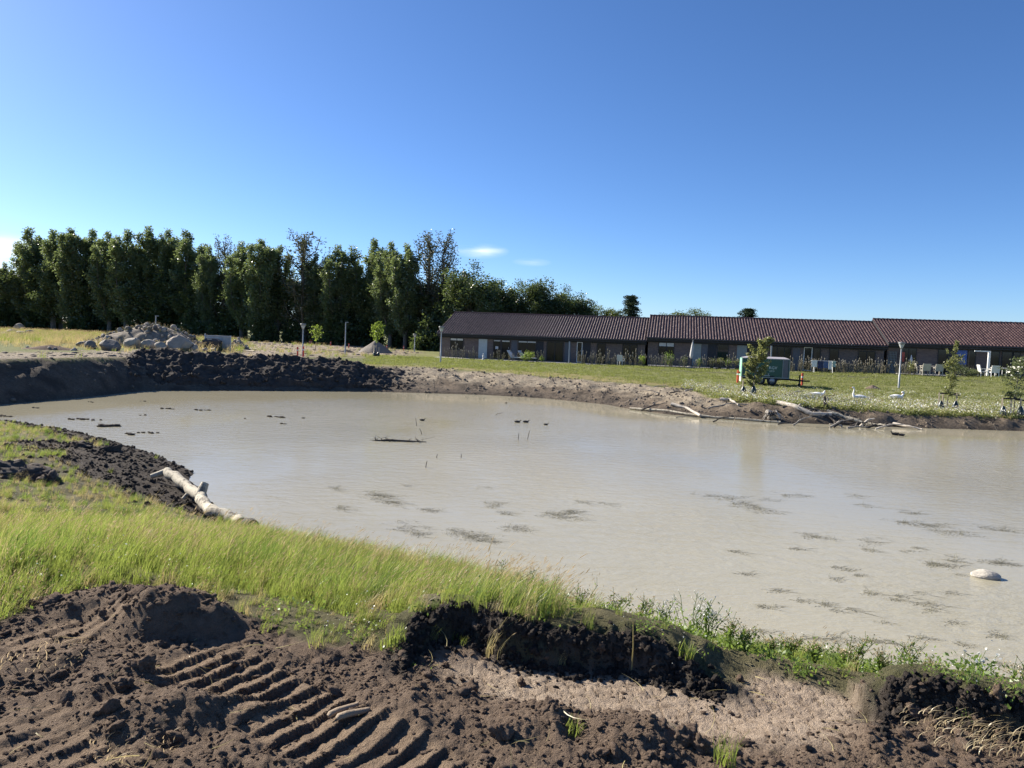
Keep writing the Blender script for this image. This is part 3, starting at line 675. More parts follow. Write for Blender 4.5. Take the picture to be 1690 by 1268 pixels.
# shorter and thinner along the trodden strip next to the soil and towards the right-hand bank
ds = sd(P[:, 0], P[:, 1], SOIL); keep0 = keep.copy(); thin = rng.random(len(P)) < .82 * sst(2, 10, az); keep &= ~thin
sc_ = (.62 + .5 * sst(.0, 1.2, ds) + .40 * patch + .22 * rng.normal(size=len(P)) * .8)
sc_ *= np.where((az < -2) & (az > -22), .58 + .42 * sst(.1, .9, ds), 1); sc_ *= .66 * np.clip(.85 + r * .02, .9, 1.25); sc_ *= np.where(az > 4, .62, 1)
dryp = sst(.05, .35, fbm(P[:, 0], P[:, 1], 1.8, 3, 211) + .15 * (az < -24)) * .75 + .06
isd = rng.random(len(P)) < .16 + dryp * .45; sc_ = sc_ * (1 - .5 * sst(9, 14, r))
GRASS2 = leafmat('deep_green_grass', (.055, .10, .022), (.15, .19, .05), .42, (.18, .27, .05)); pro2 = [blades('deep_grass', 30, .25, .10, .0075, lean, .35, .4, [GRASS2, HEAD], 170 + i, 3, .03) for i in range(3)]
k = keep & ~isd; dk_ = rng.random(len(P)) < sst(-.05, .35, fbm(P[:, 0], P[:, 1], .9, 3, 207)) * .8 + .08; ix = np.where(dk_, rng.integers(6, 9, len(P)), rng.integers(0, 6, len(P)))
scatter('tall_grass', P[k], np.clip(sc_[k], .2, 1.2), yaw(k.sum(), .08), pro + pro2, 'tall green grass bending on the near pond slope', 'grass', ix[k])
k = keep & isd; scatter('dry_grass', P[k], np.clip(sc_[k], .2, 1.2), yaw(k.sum(), .1), drygrass, 'straw coloured dry grass among the green grass on the near slope', 'grass')
k = keep & (rng.random(len(P)) < .05 + .06 * (az > -5)) & (sc_ > .35); scatter('seeding_grass', P[k], np.clip(sc_[k], .4, 1.0), yaw(k.sum(), .1), stalk, 'tall seeding grass stalks above the near grass', 'grass')

def leafclump(seed, n_, w, h, ls, mat):
    rg = np.random.default_rng(seed); V = np.column_stack([rg.normal(0, w, n_), rg.normal(0, w, n_), np.abs(rg.normal(h * .5, h * .3, n_))]); return leafmesh('leaf_clump', V, ls, mat, seed, .55)
lw_ = [leafclump(250 + i, 40, .06, .08, .022, WEED) for i in range(3)] + [leafclump(255, 10, .07, .16, .010, PETAL)]
pw = fbm(P[:, 0], P[:, 1], .8, 3, 251); k = (keep & (rng.random(len(P)) < .04 + .15 * (ds < .35) + .10 * (pw > .25))) | (keep0 & (az > 2) & (rng.random(len(P)) < .30)); ix = np.where(rng.random(k.sum()) < .10, 3, rng.integers(0, 3, k.sum()))
scatter('low_weeds', P[k], rng.uniform(.6, 1.4, k.sum()), yaw(k.sum(), .15), lw_, 'low broad-leaved weeds and tiny white flowers in the near grass', 'weeds', ix)

q2 = rand_in(near_poly, 60); P2, m2, d2 = settle(q2, -.01); s2 = sd(P2[:, 0], P2[:, 1], SOIL); k = (s2 < .05) & (s2 > -.55) & (rng.random(len(P2)) < .6 * np.exp(s2 / .18)) & (m2['scrape'] < .3)
scatter('edge_tufts', P2[k], rng.uniform(.2, .55, k.sum()), yaw(k.sum(), .2), pro[:3] + drygrass[:2] + lw_[:2], 'stray grass tufts growing into the edge of the bare soil', 'grass')

# ------------------------------------------------------------------ vegetation beyond the pond
def inpx(pxp, y0, y1, dens, cond=None):
    """random ground points whose image column lies in pxp and forward distance in y0..y1"""
    xa = min(colx(pxp[0], y0, 1), colx(pxp[0], y1, 1)); xb = max(colx(pxp[1], y0, 1), colx(pxp[1], y1, 1)); N = int((xb - xa) * (y1 - y0) * dens)
    q = np.column_stack([rng.uniform(xa, xb, N), rng.uniform(y0, y1, N)]); u = q[:, 0] / q[:, 1]
    return q[(u > (pxp[0] - 845) / F) & (u < (pxp[1] - 845) / F)]
s_of = lambda q: q[:, 0] * FN[0] + q[:, 1] * FN[1] - FD
lawnp = [blades('lawn_tuft', 26, .09, .17, .012, (.15, 0), .4, .4, [LAWN, HEAD], 300 + i, 2) for i in range(4)]
q = inpx((600, 1900), 33, 68, 9); P, m, d = settle(q, -.01); s = s_of(P)
k = (m['grass'] > .5) & (s < -3.0) & (d['df'] <= 0) & (rng.random(len(P)) < .9 - .6 * m['bed']) & ((d['dp'] > 8 + 3 * fbm(P[:, 0], P[:, 1], 3, 2, 225)) | (rng.random(len(P)) < .25))
scatter('lawn_grass', P[k], rng.uniform(.7, 1.5, k.sum()), yaw(k.sum()), lawnp, 'short lawn grass in front of the houses', 'grass')
# flowering meadow on the right bank: leafy clumps, straw, white flower heads
CREAM = leafmat('cream_flower', (.52, .49, .34), (.66, .62, .46), .3, (.6, .57, .4))
MWEED = leafmat('meadow_weed_leaf', (.115, .15, .045), (.25, .26, .105), .4, (.3, .33, .1))
def meadow(name, seed, flower):
    rg = np.random.default_rng(seed); n_ = 70; V = np.column_stack([rg.normal(0, .17, n_), rg.normal(0, .17, n_), np.abs(rg.normal(.15, .09, n_))])
    P1, F1 = leaves(V, n_, .085, rg); T = list(np.repeat(rg.random(n_), 4)); mi = [0] * n_
    fl = 10 if flower else 3; V2 = np.column_stack([rg.normal(0, .2, fl), rg.normal(0, .2, fl), rg.uniform(.22, .42, fl)]); P2, F2 = leaves(V2, fl, .055, rg, 1.0)
    T += list(np.repeat(rg.random(fl), 4)); mi += [2] * fl
    b = blades('tmp', 16, .34, .2, .009, (.2, 0), .4, .4, [GRASS, HEAD], seed + 7, 2, .3); bv = np.empty(len(b.vertices) * 3, np.float32); b.vertices.foreach_get('co', bv); bv = bv.reshape(-1, 3)
    bf = np.array([p.vertices[:] for p in b.polygons]); bt = np.empty(len(bv), np.float32); b.attributes['tint'].data.foreach_get('value', bt)
    me = mesh_np(name, np.concatenate([P1, P2, bv]), [F1, F2 + len(P1), bf + len(P1) + len(P2)], [MWEED, HEAD, CREAM if seed % 4 else PETAL, GRASSD if seed % 3 else GRASS], False, mi + [3 if p.material_index == 0 else 1 for p in b.polygons])
    at = me.attributes.new('tint', 'FLOAT', 'POINT'); at.data.foreach_set('value', np.concatenate([T, bt]).astype(np.float32)); bpy.data.meshes.remove(b); return me
mead = [meadow('meadow_clump', 400 + i, i % 2 == 0) for i in range(6)]
q = inpx((1130, 1950), 29, 47, 14); P, m, d = settle(q, -.03); s = s_of(P); nn = fbm(P[:, 0], P[:, 1], 3, 3, 221)
k = (m['grass'] > .4) & (d['df'] < .35) & (rng.random(len(P)) < sst(13.5, 7.0, d['dp'] + 2.5 * nn)) & (P[:, 0] > colx(1190, 36, .8) - .08 * (P[:, 1] - 36) * 8)
scatter('meadow_flowers', P[k], rng.uniform(.55, 1.05, k.sum()) * (1 - .35 * sst(3, 9, d['dp'][k])), yaw(k.sum(), .1), mead, 'white flowering weedy meadow along the right bank', 'meadow')
# thin verge on top of the pale bank
vt = [blades('verge_tuft', 22, .20, .16, .012, (.3, 0), .4, .5, [GRASS, HEAD], 330 + i, 2, .2) for i in range(3)] + [blades('verge_straw', 18, .22, .16, .012, (.3, 0), .4, .5, [GRASSD, HEAD], 335, 2, .2)]
q = inpx((560, 1240), 33, 56, 8); P, m, d = settle(q, -.02); k = (m['grass'] > .3) & (d['df'] < .5) & (rng.random(len(P)) < sst(5.5, 2.5, d['dp']) * .9)
scatter('verge_grass', P[k], rng.uniform(.5, 1.3, k.sum()), yaw(k.sum()), vt, 'uneven grass verge along the top of the pale bank', 'grass')
ft = [blades('field_tuft', 26, .42, .3, .02, (.2, 0), .4, .4, [GRASSD if i < 2 else GRASS, HEAD], 340 + i, 2, .5) for i in range(4)]
q = inpx((-250, 480), 47, 118, 2.2); P, m, d = settle(q, -.03); nn = fbm(P[:, 0], P[:, 1], 5, 3, 223)
k = (m['grass'] > .6) & (d['df'] <= 0) & (rng.random(len(P)) < .85); dist = P[:, 1]; far = rng.random(len(P)) < sst(52, 66, dist + 8 * nn)
idx = np.where(far, rng.integers(0, 2, len(P)), rng.integers(2, 4, len(P)))
scatter('field_grass', P[k], rng.uniform(.6, 1.4, k.sum()) * np.where(P[k, 1] > 55, 1.0, .55), yaw(k.sum()), ft, 'dry yellow field grass in front of the trees', 'grass', idx[k])

# ------------------------------------------------------------------ trees
BARK = plain('grey_bark', (.13, .115, .095), .9, .3, 8, .5, 30)
POPL = leafmat('poplar_leaf', (.060, .098, .046), (.152, .19, .082), .38, (.23, .29, .095), gloss=.05)
DECL = leafmat('broad_leaf', (.034, .060, .027), (.092, .120, .048), .3, (.14, .185, .05), gloss=.03)
LITL = leafmat('light_leaf', (.06, .085, .022), (.12, .14, .04), .3, (.16, .2, .04))
THINL = leafmat('thin_poplar_leaf', (.075, .08, .045), (.15, .145, .09), .25, (.13, .14, .06), gloss=.03)
CONL = leafmat('conifer_needle', (.035, .06, .034), (.08, .105, .055), .2)
def tree_mesh(kind, seed, h=15.0):
    rg = np.random.default_rng(seed); rr = random.Random(seed); T = MB(); L = []; wts = []
    trunk_h = h * (.93 if kind not in ('broad', 'bush') else .7); wob = [(rr.uniform(-.25, .25) * i / 6, rr.uniform(-.25, .25) * i / 6, trunk_h * i / 6) for i in range(7)]
    r0 = {'poplar': .26, 'sparse': .24, 'broad': .32, 'conifer': .22, 'bush': .10}[kind]
    T.tube(wob, [r0 * (1 - .9 * i / 6) + .02 for i in range(7)], 8)
    def at(z): f = min(z / trunk_h * 6, 5.999); i = int(f); a, b = Vector(wob[i]), Vector(wob[i + 1]); return a.lerp(b, f - i)
    if kind == 'poplar':
        nsp = rr.randint(5, 7)
        for sidx in range(nsp):
            a0 = sidx * 6.283 / nsp + rr.uniform(-.4, .4); ro = rr.uniform(.8, 2.0) if sidx else .1; hs_ = h * (rr.uniform(.80, .99) if sidx else 1.0); top = Vector((math.cos(a0) * ro, math.sin(a0) * ro, hs_)); low = at(h * .10); midp = low.lerp(top, .45) + Vector((math.cos(a0) * ro * .35, math.sin(a0) * ro * .35, 0)); T.tube([low, midp, top], [.12, .07, .012], 5)
            ax = lambda t: (low.lerp(midp, t / .45) if t < .45 else midp.lerp(top, (t - .45) / .55))
            for k in range(26):
                t = .02 + .97 * ((k + rr.random()) / 26) ** .9; p0 = ax(t); a = rr.uniform(0, 6.283); ln = (1.6 * (1 - t) ** .55 + .12) * rr.uniform(.55, 1.2); up = ln * rr.uniform(.7, 1.5); p2 = p0 + Vector((math.cos(a) * ln, math.sin(a) * ln, up)); p1 = p0.lerp(p2, .5) + Vector((math.cos(a) * .12, math.sin(a) * .12, -.08)); T.tube([p0, p1, p2], [.03, .02, .008], 4)
                cl = np.clip(rr.gauss(.42, .27), 0, 1)
                for c in range(6):
                    f = (c + .3 + rr.random()) / 6.6; q = (p0.lerp(p1, f * 2) if f < .5 else p1.lerp(p2, f * 2 - 1)); L.append(np.array(q) + np.clip(rg.normal(0, 1, (22, 3)), -1.8, 1.8) * np.array([.20, .20, .30])); wts.append(np.full(22, cl))
    elif kind == 'sparse':
        nl = 54 if kind == 'poplar' else 38
        rmax = 2.3 if kind == 'poplar' else 1.5
        for k in range(nl):
            t = .015 + .915 * (k + rr.random()) / nl; z0 = t * h * .93; a = rr.uniform(0, 6.283); p0 = at(min(z0, trunk_h * .98))
            prof = min(1, .8 + t * .8) * (1 - max(0, t - .35) ** 1.25 * 1.25); ln = rmax * prof * rr.uniform(.6, 1.15) + .25
            up = ln * rr.uniform(1.0, 1.9) if kind == 'poplar' else ln * rr.uniform(1.8, 3.0); up = min(up, h * rr.uniform(.97, 1.03) - z0)
            p1 = p0 + Vector((math.cos(a) * ln * .75, math.sin(a) * ln * .75, up * .45)); p2 = p0 + Vector((math.cos(a) * ln, math.sin(a) * ln, up))
            T.tube([p0, p1, p2], [.05 + .04 * (1 - t), .035, .012], 5)
            nc = (9 if kind == 'poplar' else 6)
            for c in range(nc):
                f = (c + rr.random()) / nc; q = (p0.lerp(p1, f * 2) if f < .5 else p1.lerp(p2, f * 2 - 1)); dens = (30 if kind == 'poplar' else (24 if t < .5 else 15))
                sp = .30 if kind == 'poplar' else .22
                L.append(np.array(q) + np.clip(rg.normal(0, 1, (dens, 3)), -1.7, 1.7) * np.array([sp, sp, sp * 1.35])); wts.append(np.full(dens, np.clip(rr.gauss(.4, .25), 0, 1)))
    elif kind == 'bush':
        for k in range(70):
            d = Vector((rr.gauss(0, 1), rr.gauss(0, 1), abs(rr.gauss(0, .9)))).normalized(); q = Vector((d.x * h * .5, d.y * h * .5, .1 + d.z * h)) * rr.uniform(.45, 1.05); T.tube([(0, 0, .1), q * .5, q], [.05, .03, .01], 4)
            for c in range(4): w = q * rr.uniform(.55, 1.05); w.z = max(w.z, .15) + rr.gauss(0, .1); L.append(np.array(w) + rg.normal(0, .34, (34, 3))); wts.append(np.full(34, np.clip(rr.gauss(.4, .25), 0, 1)))
    elif kind == 'broad':
        cz = h * .58; 
        for k in range(62):
            d = Vector((rr.gauss(0, 1), rr.gauss(0, 1), rr.gauss(0, 1))).normalized(); d.z = d.z if d.z > -.75 else -.75
            rad = Vector((d.x * h * .30, d.y * h * .30, d.z * h * .42)) * rr.uniform(.72, 1.03); q = Vector((0, 0, cz)) + rad; p0 = at(max(.12 * h, min(trunk_h * .95, q.z - .18 * h)))
            pm = p0.lerp(q, .5) + Vector((0, 0, .3)); T.tube([p0, pm, q], [.08, .05, .015], 5)
            for c in range(7):
                f = .45 + .6 * c / 6; w = p0.lerp(q, f) + Vector((rr.gauss(0, .45), rr.gauss(0, .45), rr.gauss(0, .4))); L.append(np.array(w) + rg.normal(0, .42, (34, 3))); wts.append(np.full(34, np.clip(rr.gauss(.4, .25), 0, 1)))
    else:
        for k in range(110):
            t = .08 + .91 * k / 110; z0 = t * h; ln = (1 - t) ** .7 * h * .30 * rr.uniform(.45, 1.2) + .12; a = k * 2.4 + rr.uniform(-.3, .3); p0 = at(min(z0, trunk_h)); q = p0 + Vector((math.cos(a) * ln, math.sin(a) * ln, rr.uniform(-.25, .35) * ln))
            T.tube([p0, q], [.05, .012], 5)
            for c in range(6):
                f = (c + rr.random()) / 6; w = p0.lerp(q, f); L.append(np.array(w) + rg.normal(0, 1, (26, 3)) * np.array([.22, .22, .16])); wts.append(np.full(26, np.clip(rr.gauss(.4, .25), 0, 1)))
    V = np.concatenate(L); tint = np.clip(np.concatenate(wts) + rg.normal(0, .15, len(V)), 0, 1)
    tm = T.mesh('trunk', BARK); cm = leafmesh('crown', V, {'poplar': .215, 'sparse': .19, 'broad': .30, 'conifer': .24, 'bush': .27}[kind], {'bush': DECL, 'poplar': POPL, 'sparse': THINL, 'broad': DECL, 'conifer': CONL}[kind], seed, .75, tint)
    return tm, cm, float(V[:, 2].max())
PRO = {'bush': [tree_mesh('bush', 60 + i, 4.0) for i in range(3)], 'poplar': [tree_mesh('poplar', 10 + i) for i in range(5)], 'sparse': [tree_mesh('sparse', 30 + i) for i in range(3)], 'broad': [tree_mesh('broad', 40 + i) for i in range(4)], 'conifer': [tree_mesh('conifer', 50 + i) for i in range(2)]}
def tree(px, y, top, kind, label, cat='tree', wid=1.0, group=None, mat=None, name=None, k=None):
    x, y, z = atY(px, y); hgt_ = zat(px, top, y) - z; tm, cm, hh = PRO[kind][rnd.randrange(len(PRO[kind])) if k is None else k]
    s = hgt_ / hh; o = empty(name or {'bush': 'bush', 'poplar': 'poplar_tree', 'sparse': 'poplar_tree', 'broad': 'broadleaf_tree', 'conifer': 'conifer_tree'}[kind], (x, y, z - .15), rnd.uniform(0, 6.28), label, cat, group)
    sw = (s if kind == 'bush' else min(max(s, .75), 1.25)) * wid; o.scale = (sw, sw, s); link('trunk', tm, o); c = link('crown', cm, o)
    if mat: c.material_slots[0].link = 'OBJECT'; c.material_slots[0].material = mat
    return o
TD = lambda px: 134 - 40 * px / 740
row = [(8, 430, 'poplar', 1.0, 'lower dark poplar at the left edge of the photo'), (52, 374, 'poplar', 1.25, 'broad tall dark poplar, first of the high tops from the left'), (88, 377, 'poplar', 1.1, 'tall dense poplar close beside the broad leftmost one'), (117, 373, 'poplar', 1.0, 'tall pointed poplar, third of the high tops from the left'),
       (152, 376, 'poplar', 1.1, 'tall dense poplar above the yellow field, fourth high top'), (180, 378, 'poplar', 1.0, 'slim poplar left of the stone heap, fifth high top'), (208, 376, 'poplar', 1.1, 'tall poplar behind the left part of the stone heap'), (245, 371, 'poplar', 1.05, 'highest dense poplar straight behind the stone heap'), (278, 376, 'poplar', .9, 'narrow poplar behind the right part of the stone heap'), (308, 377, 'poplar', 1.2, 'full poplar left of the gap in the tree tops, behind the tan boulder'),
       (345, 402, 'poplar', .9, 'shorter poplar in the dip right of the full poplar'), (368, 386, 'sparse', 1.2, 'thin-topped poplar with bare grey twigs above the white board'), (398, 396, 'poplar', 1.0, 'poplar right of the thin-topped one above the stone pile'), (428, 391, 'poplar', 1.1, 'poplar of middle height in the centre of the row'), (458, 402, 'poplar', .95, 'slightly lower poplar just left of the sparse fan-shaped crown'), (500, 378, 'sparse', 1.9, 'sparse fan-shaped poplar crown showing the sky, above the lamp by the red posts'),
       (518, 415, 'poplar', .9, 'low poplar tucked under the sparse fan-shaped crown'), (556, 402, 'poplar', 1.15, 'single pointed poplar standing apart, above the bare grey pole'), (586, 428, 'poplar', .9, 'lower poplar right of the single pointed one'), (613, 391, 'poplar', 1.1, 'bright-sided poplar above the staked young tree'), (643, 394, 'poplar', .95, 'narrow poplar with a ragged top right of the bright-sided one'), (668, 399, 'poplar', 1.0, 'poplar just left of the two tall bare-twigged ones'),
       (704, 375, 'sparse', 1.45, 'left of the two tall greyish bare-twigged poplars'), (730, 377, 'sparse', 1.2, 'right of the two tall greyish bare-twigged poplars, beside the house gable')]
for i, (px, top, kd, wd_, lb) in enumerate(row): tree(px, TD(px) + rnd.uniform(-3, 3), top, kd, lb, 'tree', wd_ * (1.22 if kd == 'poplar' else 1.0), 'row of poplars behind the field', k=i % len(PRO[kd]))
for px, top, wd_, lb in ((-25, 455, 1.1, 'rounded dark tree at the far left, mostly outside the photo'), (35, 452, 1.1, 'dark undergrowth tree below the leftmost tall poplar'), (100, 450, 1.1, 'dark undergrowth tree filling the gap under the third poplar'), (165, 455, 1.1, 'dark undergrowth tree behind the yellow field'), (228, 452, 1.1, 'dark undergrowth tree behind the crest of the stone heap'), (290, 455, 1.1, 'dark undergrowth tree behind the tan boulder'),
                        (345, 458, 1.1, 'dark undergrowth tree behind the white board'), (405, 458, 1.1, 'dark undergrowth tree behind the planks'), (470, 465, 1.1, 'dark undergrowth tree left of the lamp by the red posts'), (530, 468, 1.0, 'dark undergrowth tree right of the lamp by the red posts'), (590, 470, 1.0, 'dark undergrowth tree left of the staked young tree'), (650, 470, 1.0, 'dark undergrowth tree right of the staked young tree'), (700, 480, 1.0, 'dark undergrowth tree left of the house gable')):
    tree(px, TD(px) + 3, top - 24, 'broad', lb, 'tree', wd_ * 1.4, 'dark undergrowth trees under the poplars')
for px, top, wd_, lb in ((20, 492, 1.0, 'low dark bush under the leftmost poplars'), (75, 496, 1.0, 'low dark bush behind the small stone pile'), (135, 498, 1.0, 'low dark bush at the back of the yellow field'), (200, 500, 1.0, 'low dark bush left behind the stone heap'), (262, 500, 1.0, 'low dark bush behind the thin pole on the heap'), (320, 502, 1.0, 'low dark bush left of the white board'), (380, 505, 1.0, 'low dark bush right of the white board'), (440, 508, 1.0, 'low dark bush behind the dirt site'),
                        (498, 512, 1.0, 'low dark bush behind the lamp by the red posts'), (555, 515, 1.0, 'low dark bush behind the bare grey pole'), (612, 520, 1.0, 'low dark bush behind the sand pile'), (665, 522, 1.0, 'low dark bush behind the short lamp'), (705, 520, 1.0, 'low dark bush by the left corner of the house')):
    tree(px + rnd.uniform(-8, 8), TD(px) + rnd.uniform(-3.5, 2.5), top + rnd.uniform(-12, 10), 'bush', lb, 'bush', wd_ * 1.15, 'low dark bushes at the foot of the trees', name='bush')
for px, y, top, wd_, lb, m_ in ((775, 92, 424, 1.15, 'big round dark tree rising above the left end of the house roof', None), (812, 96, 456, 1.0, 'dark round tree second from left above the roof', None), (850, 97, 457, 1.0, 'dark round tree in the middle above the left roof', None), (888, 96, 455, 1.05, 'dark tree with the highest top right of the dip above the roof', None), (922, 97, 466, 1.0, 'dark tree falling away above the right half of the left roof', None), (948, 97, 478, .9, 'smaller dark tree where the tree line slopes down', None),
                          (985, 104, 500, .9, 'light green lower tree left of the conifer', LITL), (1008, 104, 508, .8, 'low light green tree touching the conifer', LITL), (1105, 112, 513, 1.0, 'low olive tree just above the joint of the two roofs', LITL), (1140, 112, 506, 1.15, 'wide light olive tree above the middle roof', LITL), (755, 96, 440, 1.0, 'dark tree between the bare-twigged poplars and the big round tree', None)):
    tree(px, y, top, 'broad', lb, 'tree', wd_, 'trees behind the houses', m_)
tree(1038, 98, 485, 'conifer', 'dark spreading conifer above the right end of the left roof', 'tree', 1.1, 'conifers behind the houses', k=0)
tree(1231, 106, 506, 'conifer', 'small dark conifer tip above the middle roof', 'tree', 1.2, 'conifers behind the houses', k=1)

# ------------------------------------------------------------------ rocks, clods, earth
def rockmesh(name, seed, mat, sub=2, rough=.22, facets=5, sq=(1, 1, 1)):
    bm = bmesh.new(); bmesh.ops.create_icosphere(bm, subdivisions=sub, radius=.5); rg = np.random.default_rng(seed)
    V = np.array([v.co[:] for v in bm.verts])
    for _ in range(facets):
        d = rg.normal(size=3); d /= np.linalg.norm(d); lim = rg.uniform(.30, .43); k = V @ d; V = V - np.maximum(k - lim, 0)[:, None] * d
    o = rg.uniform(0, 50, 3); f = fbm(V[:, 0] * 1 + o[0] + V[:, 2] * .7, V[:, 1] + o[1] - V[:, 2] * .6, .45, 3, seed) + (rough > .3) * .9 * fbm(V[:, 0] * .8 - V[:, 2] + o[2], V[:, 1] + V[:, 2] * .9, .17, 3, seed + 3, .7); V = V * (1 + rough * f)[:, None] * np.array(sq)
    for v, c in zip(bm.verts, V): v.co = c
    me = bpy.data.meshes.new(name); bm.to_mesh(me); bm.free(); me.materials.append(mat); me.polygons.foreach_set('use_smooth', np.full(len(me.polygons), rough > .3)); return me
SOILM = plain('loose_soil', (.19, .138, .102), .95, .35, 12, .8, 60, spec=.1); DARKS = plain('dark_wet_soil', (.058, .047, .039), .9, .35, 4, .9, 25, spec=.2)
STONE = plain('grey_field_stone', (.33, .285, .225), .85, .25, 3, .4, 20); STONET = plain('tan_field_stone', (.36, .29, .22), .85, .22, 2.5, .4, 20); STONED = plain('dark_field_stone', (.155, .138, .118), .85, .25, 3, .4, 20)
SANDM = plain('pale_sand', (.36, .30, .22), .95, .2, 3, .5, 30)
clodp = [rockmesh('clod', 500 + i, SOILM, 3, .55, 5, (1, .85, .7)) for i in range(5)]; dclod = [rockmesh('dark_clod', 520 + i, DARKS, 3, .55, 5, (1, .9, .75)) for i in range(4)]
q = rand_in([(-3.4, 1.6), (3.6, 1.6), (5.0, 5.0), (3.0, 6.5), (-3.5, 6.6), (-5.2, 5.0)], 2600)
P, m, d = settle(q); r = np.hypot(P[:, 0], P[:, 1]); n1 = fbm(P[:, 0], P[:, 1], .5, 3, 231)
kp = (m['soil'] > .35) & (rng.random(len(P)) < np.clip(.55 + .9 * n1, .08, 1) * (1 - .97 * m['scrape']) * (1 - .85 * d['pad']))
sz = .006 + .018 * rng.random(len(P)) ** 3 + .045 * (rng.random(len(P)) < .03) * rng.random(len(P))
k = kp; scatter('soil_clods', P[k] - np.array([0, 0, .05]) * sz[k, None], (sz[k] * 1.5)[:, None] * np.array([1, 1, .75]), np.column_stack([rng.normal(0, .4, k.sum()), rng.normal(0, .4, k.sum()), rng.uniform(0, 6.28, k.sum())]), clodp, 'crumbs and clods of brown topsoil lying over the near ground', 'soil')
ed = []
for poly, hh in ((lip1, .17), (lip2, .15)):
    A = np.array(poly); L = np.r_[0, np.cumsum(np.hypot(*np.diff(A, axis=0).T))]
    t = rng.uniform(0, L[-1], 1600 if poly is lip1 else 800); cx = np.interp(t, L, A[:, 0]); cy = np.interp(t, L, A[:, 1]); rr_ = np.hypot(cx, cy); off = rng.normal(-.05, .07, len(t)); ed.append(np.column_stack([cx + cx / rr_ * off, cy + cy / rr_ * off]))
q = np.concatenate(ed); z = hgt(q[:, 0], q[:, 1]); sz = .008 + .028 * rng.random(len(q)) ** 3
scatter('lip_clods', np.column_stack([q, z]), sz * 1.5, rng.uniform(0, 6.28, (len(q), 3)), dclod, 'dark crumbling clods along the broken edge of the near bank', 'soil')
bigclod = [rockmesh('big_clod', 530 + i, SOILM, 4, .6, 6, (1, .9, .7)) for i in range(3)]
# single larger clods
for i, (px, py, s_, lb) in enumerate(((862, 1130, .055, 'dark clod standing alone on the dry mud, casting a shadow'), (735, 1100, .05, 'clod below the left end of the broken bank edge'), (990, 1098, .06, 'left of the two clods at the foot of the broken edge'), (1018, 1099, .065, 'right of the two clods at the foot of the broken edge'), (1130, 1222, .11, 'large rough clod right of centre at the bottom'), (1160, 1238, .09, 'large clod at the bottom beside a tuft of grass'), (1505, 1178, .09, 'upright clod at the left end of the right-hand broken edge'), (1545, 1200, .06, 'small pale clod below the right-hand broken edge'),
                                  (232, 1108, .11, 'round dark clod on the ridge beside the track marks'), (208, 1135, .09, 'brown clod below the round dark one on the ridge'), (830, 1215, .10, 'lump with a shadow hollow below the dry mud'), (1645, 1170, .08, 'pale yellowish stone-like clod in the shade of the right edge'))):
    b_ = base(px, py, 1.75); o = link('soil_clod', bigclod[i % 3], None, (b_[0], b_[1], b_[2] + s_ * .2), (rnd.random() * 3, rnd.random() * 3, rnd.random() * 6)); o.scale = (s_, s_, s_); tag(o, lb, 'clod', 'larger clods on the near soil')
CLAY = plain('smooth_tan_clay', (.27, .20, .13), .8, .12, 20, .3, 80)
def clay(px0, py0, px1, py1, w, lb):
    a = base(px0, py0, 1.74); b_ = base(px1, py1, 1.74); z = max(a[2], b_[2]) + .012; m = MB(); w *= .72; pts = [Vector(a).lerp(Vector(b_), t) for t in (0, .06, .3, .6, .85, 1)]
    for i, p in enumerate(pts): p.z = z + .008 * math.sin(i * 1.1)
    m.tube(pts, [w * .45, w * .62, w * .66, w * .64, w * .6, w * .35], 8, True, .75, True); tag(m.build('clay_lump', CLAY), lb, 'clay lump', 'tan clay lumps in the track mark')
clay(542, 1192, 592, 1163, .036, 'upper of two smooth tan clay lumps lying in the track mark'); clay(556, 1200, 610, 1172, .040, 'lower of two smooth tan clay lumps lying in the track mark')
straw = [blades('straw', 1, .13, .0, .0045, (.5, .1), .5, .4, [GRASSD, HEAD], 560 + i, 4) for i in range(4)]
q = rand_in([(-3.0, 2.2), (3.2, 2.2), (4.5, 5.0), (-4.5, 5.0)], 16); P, m, d = settle(q, .012); k = m['soil'] > .5; N = k.sum()
scatter('straw', P[k], rng.uniform(.4, 1.1, N), np.column_stack([rng.normal(1.45, .2, N), rng.normal(0, .2, N), rng.uniform(0, 6.28, N)]), straw, 'scattered bits of straw on the near soil', 'straw')

# dark earth heap dumped on the far bank
crest = np.array([(196, 612), (206, 596), (214, 588), (240, 582), (285, 578), (330, 584), (400, 588), (470, 590), (540, 594), (585, 600), (620, 611), (650, 622), (705, 633)]); shore = np.array(far_shore_px, float)
nu, nv = 250, 64; pxs = np.linspace(198, 702, nu); vs = np.linspace(-.06, 1.0, nv); X = np.zeros((nv, nu)); Y = X.copy(); Z = X.copy()
for i, px in enumerate(pxs):
    sy = np.interp(px, shore[:, 0], shore[:, 1]) - 1.0; d0 = G(px, sy)[1]; cy = np.interp(px, crest[:, 0], crest[:, 1]); dc = d0 + 2.7; zc = zat(px, cy, dc); back = d0 + 5.2; xb = colx(px, back, 1.3); zb_ = hz(xb, back) - .15
    v = vs; Y[:, i] = np.where(v < .55, d0 + v / .55 * 2.7, dc + (v - .55) / .45 * 2.5); Z[:, i] = np.where(v < .55, zc * np.clip(v / .55, 0, 1) ** .62 - .12 * (v < 0), zc + (zb_ - zc) * sst(.55, 1, v))
    X[:, i] = [colx(px, yy, zz) for yy, zz in zip(Y[:, i], Z[:, i])]
e = (sst(0, .04, np.linspace(0, 1, nu)) * sst(1, .93, np.linspace(0, 1, nu)))[None, :]; lum = (.20 * billow(X, Y + Z, 1.1, 3, 601) + .10 * billow(X, Y + Z * 1.7, .36, 3, 605) + .04 * fbm(X, Y + Z, .12, 2, 607)) * e
